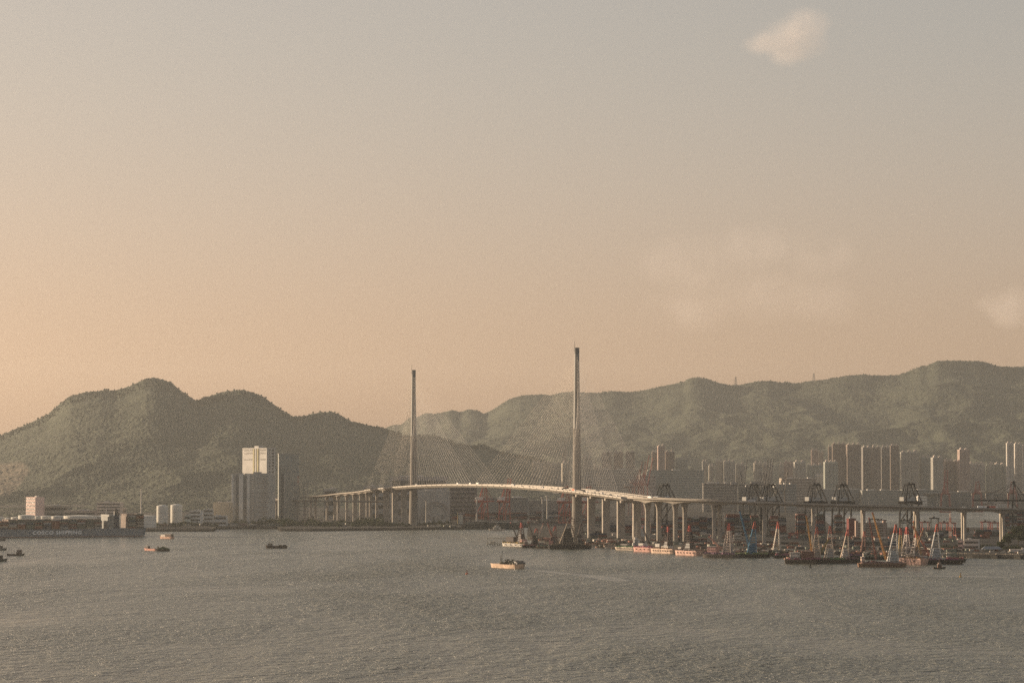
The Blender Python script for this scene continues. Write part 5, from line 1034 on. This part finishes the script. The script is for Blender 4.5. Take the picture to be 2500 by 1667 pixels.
# ------------------------------------------------------------------ clutter on the quays: sheds, stacked goods, vehicles far too small to tell apart
def clutter(name, label, spots, seed, cols):
    r = random.Random(seed); B = {c: MB() for c in range(len(cols))}
    for (x0, y0, x1, y1, n, smax) in spots:
        for _ in range(n):
            t = r.random(); p = on(x0 + (x1 - x0) * t, y0 + (y1 - y0) * t + r.uniform(-2.5, 2.5), 5); s = r.uniform(1.2, smax)
            B[r.randrange(len(cols))].box((p.x, p.y, p.z + s * .35), (s * r.uniform(1, 3), s * r.uniform(.8, 1.6), s * .7), r.uniform(-.4, .4))
    for c, b in B.items(): tag(b.build(name, pm(cols[c])), '%s %s' % (('pale', 'dark', 'rusty', 'grey green')[c % 4], label), None, kind='stuff')
clutter('quay_goods', 'goods and vehicles crowded on the port ground', [(1300, 1316, 1500, 1322, 150, 4.5), (1440, 1318, 1760, 1332, 260, 5), (1740, 1326, 2000, 1340, 170, 4.5), (1990, 1334, 2340, 1346, 230, 5), (2330, 1340, 2500, 1348, 60, 3.5), (1420, 1302, 1800, 1312, 200, 5.5), (1800, 1306, 2360, 1322, 260, 5.5), (1700, 1338, 1860, 1346, 90, 4.5), (1850, 1345, 2330, 1356, 240, 4.5)], 4, [(.45, .41, .35), (.06, .055, .05), (.24, .11, .08), (.14, .16, .13)])
clutter('shore_goods', 'huts and goods spread along the left shore', [(385, 1282, 530, 1281, 130, 6), (560, 1281, 700, 1281, 80, 6), (690, 1279, 960, 1279, 170, 6.5), (1050, 1284, 1130, 1285, 50, 5), (1130, 1276, 1400, 1274, 240, 8), (1150, 1262, 1420, 1262, 200, 9)], 9, [(.40, .37, .31), (.10, .095, .085), (.24, .17, .14), (.16, .17, .145)])

# ------------------------------------------------------------------ the small evening cloud above the haze
def cloud(px, py, Y, w, h, dens, label, blobs, seed, nscale=.004, lo=.36, hi=.70, col=(.97, .93, .92)):
    """soft vapour: w, h half sizes in photo pixels"""
    c = at(px, py, Y); k = mpp(Y); rg = random.Random(seed); b = bmesh.new()
    for (dx, dy, r) in blobs:
        m = Matrix.Translation((dx * w * k, rg.uniform(-.4, .4) * w * k, -dy * h * k)) @ Matrix.Diagonal((r * w * k, r * w * k, r * h * k, 1)); bmesh.ops.create_icosphere(b, subdivisions=3, radius=1.0, matrix=m)
    me = bpy.data.meshes.new('cloud'); b.to_mesh(me); b.free(); o = obj('cloud', me, None, c)
    rm = o.modifiers.new('merge', 'REMESH'); rm.mode = 'VOXEL'; rm.voxel_size = w * k / 16
    m = bpy.data.materials.new('cloud_vapour'); m.use_nodes = True; t = m.node_tree; t.nodes.clear(); out = t.nodes.new('ShaderNodeOutputMaterial'); v = t.nodes.new('ShaderNodeVolumePrincipled'); v.inputs['Color'].default_value = (*col, 1)
    tc = t.nodes.new('ShaderNodeTexCoord'); n = t.nodes.new('ShaderNodeTexNoise'); n.inputs['Scale'].default_value = nscale; n.inputs['Detail'].default_value = 7; n.inputs['Roughness'].default_value = .6; mr = t.nodes.new('ShaderNodeMapRange'); mr.inputs['From Min'].default_value = lo; mr.inputs['From Max'].default_value = hi; mr.inputs['To Max'].default_value = dens
    L = t.links; acc = None                                    # density fades from the heart of each puff to its rim
    for (dx, dy, r) in blobs:
        mp = t.nodes.new('ShaderNodeMapping'); mp.inputs['Location'].default_value = (-dx / r, 0, dy / r); mp.inputs['Scale'].default_value = (1 / (r * w * k), 1 / (r * w * k * 1.3), 1 / (r * h * k))
        ln = t.nodes.new('ShaderNodeVectorMath'); ln.operation = 'LENGTH'; fo = t.nodes.new('ShaderNodeMapRange'); fo.inputs['From Min'].default_value = .98; fo.inputs['From Max'].default_value = .2
        L.new(tc.outputs['Object'], mp.inputs['Vector']); L.new(mp.outputs['Vector'], ln.inputs[0]); L.new(ln.outputs['Value'], fo.inputs['Value'])
        if acc is None: acc = fo.outputs['Result']
        else:
            mx = t.nodes.new('ShaderNodeMath'); mx.operation = 'ADD'; mx.use_clamp = True; L.new(acc, mx.inputs[0]); L.new(fo.outputs['Result'], mx.inputs[1]); acc = mx.outputs['Value']
    mu = t.nodes.new('ShaderNodeMath'); mu.operation = 'MULTIPLY'; L.new(tc.outputs['Object'], n.inputs['Vector']); L.new(n.outputs['Fac'], mr.inputs['Value']); L.new(mr.outputs['Result'], mu.inputs[0]); L.new(acc, mu.inputs[1])
    L.new(mu.outputs['Value'], v.inputs['Density']); L.new(v.outputs['Volume'], out.inputs['Volume']); me.materials.append(m); tag(o, label, None, kind='stuff')
cloud(1922, 92, 15000, 125, 80, .0042, 'small soft pinkish cloud alone at the upper right of the sky', ((.35, -.4, .6), (-.1, 0, .62), (.3, .2, .6), (-.55, .2, .4), (.0, .5, .45)), 3)
cloud(1840, 700, 20000, 310, 168, .0010, 'large faint cloud bank low in the sky above the mountain range', ((-.5, -.35, .5), (0, -.6, .42), (.5, -.5, .4), (.55, .2, .45), (-.55, .35, .42), (.1, .1, .5)), 5, .0026, .40, .72)
cloud(2455, 745, 20000, 100, 75, .0024, 'faint puff of cloud low in the sky at the right edge', ((-.3, -.1, .55), (.3, -.2, .6), (.1, .3, .6)), 6, .003)
SC.cycles.volume_step_rate = 4.0; SC.cycles.volume_max_steps = 128
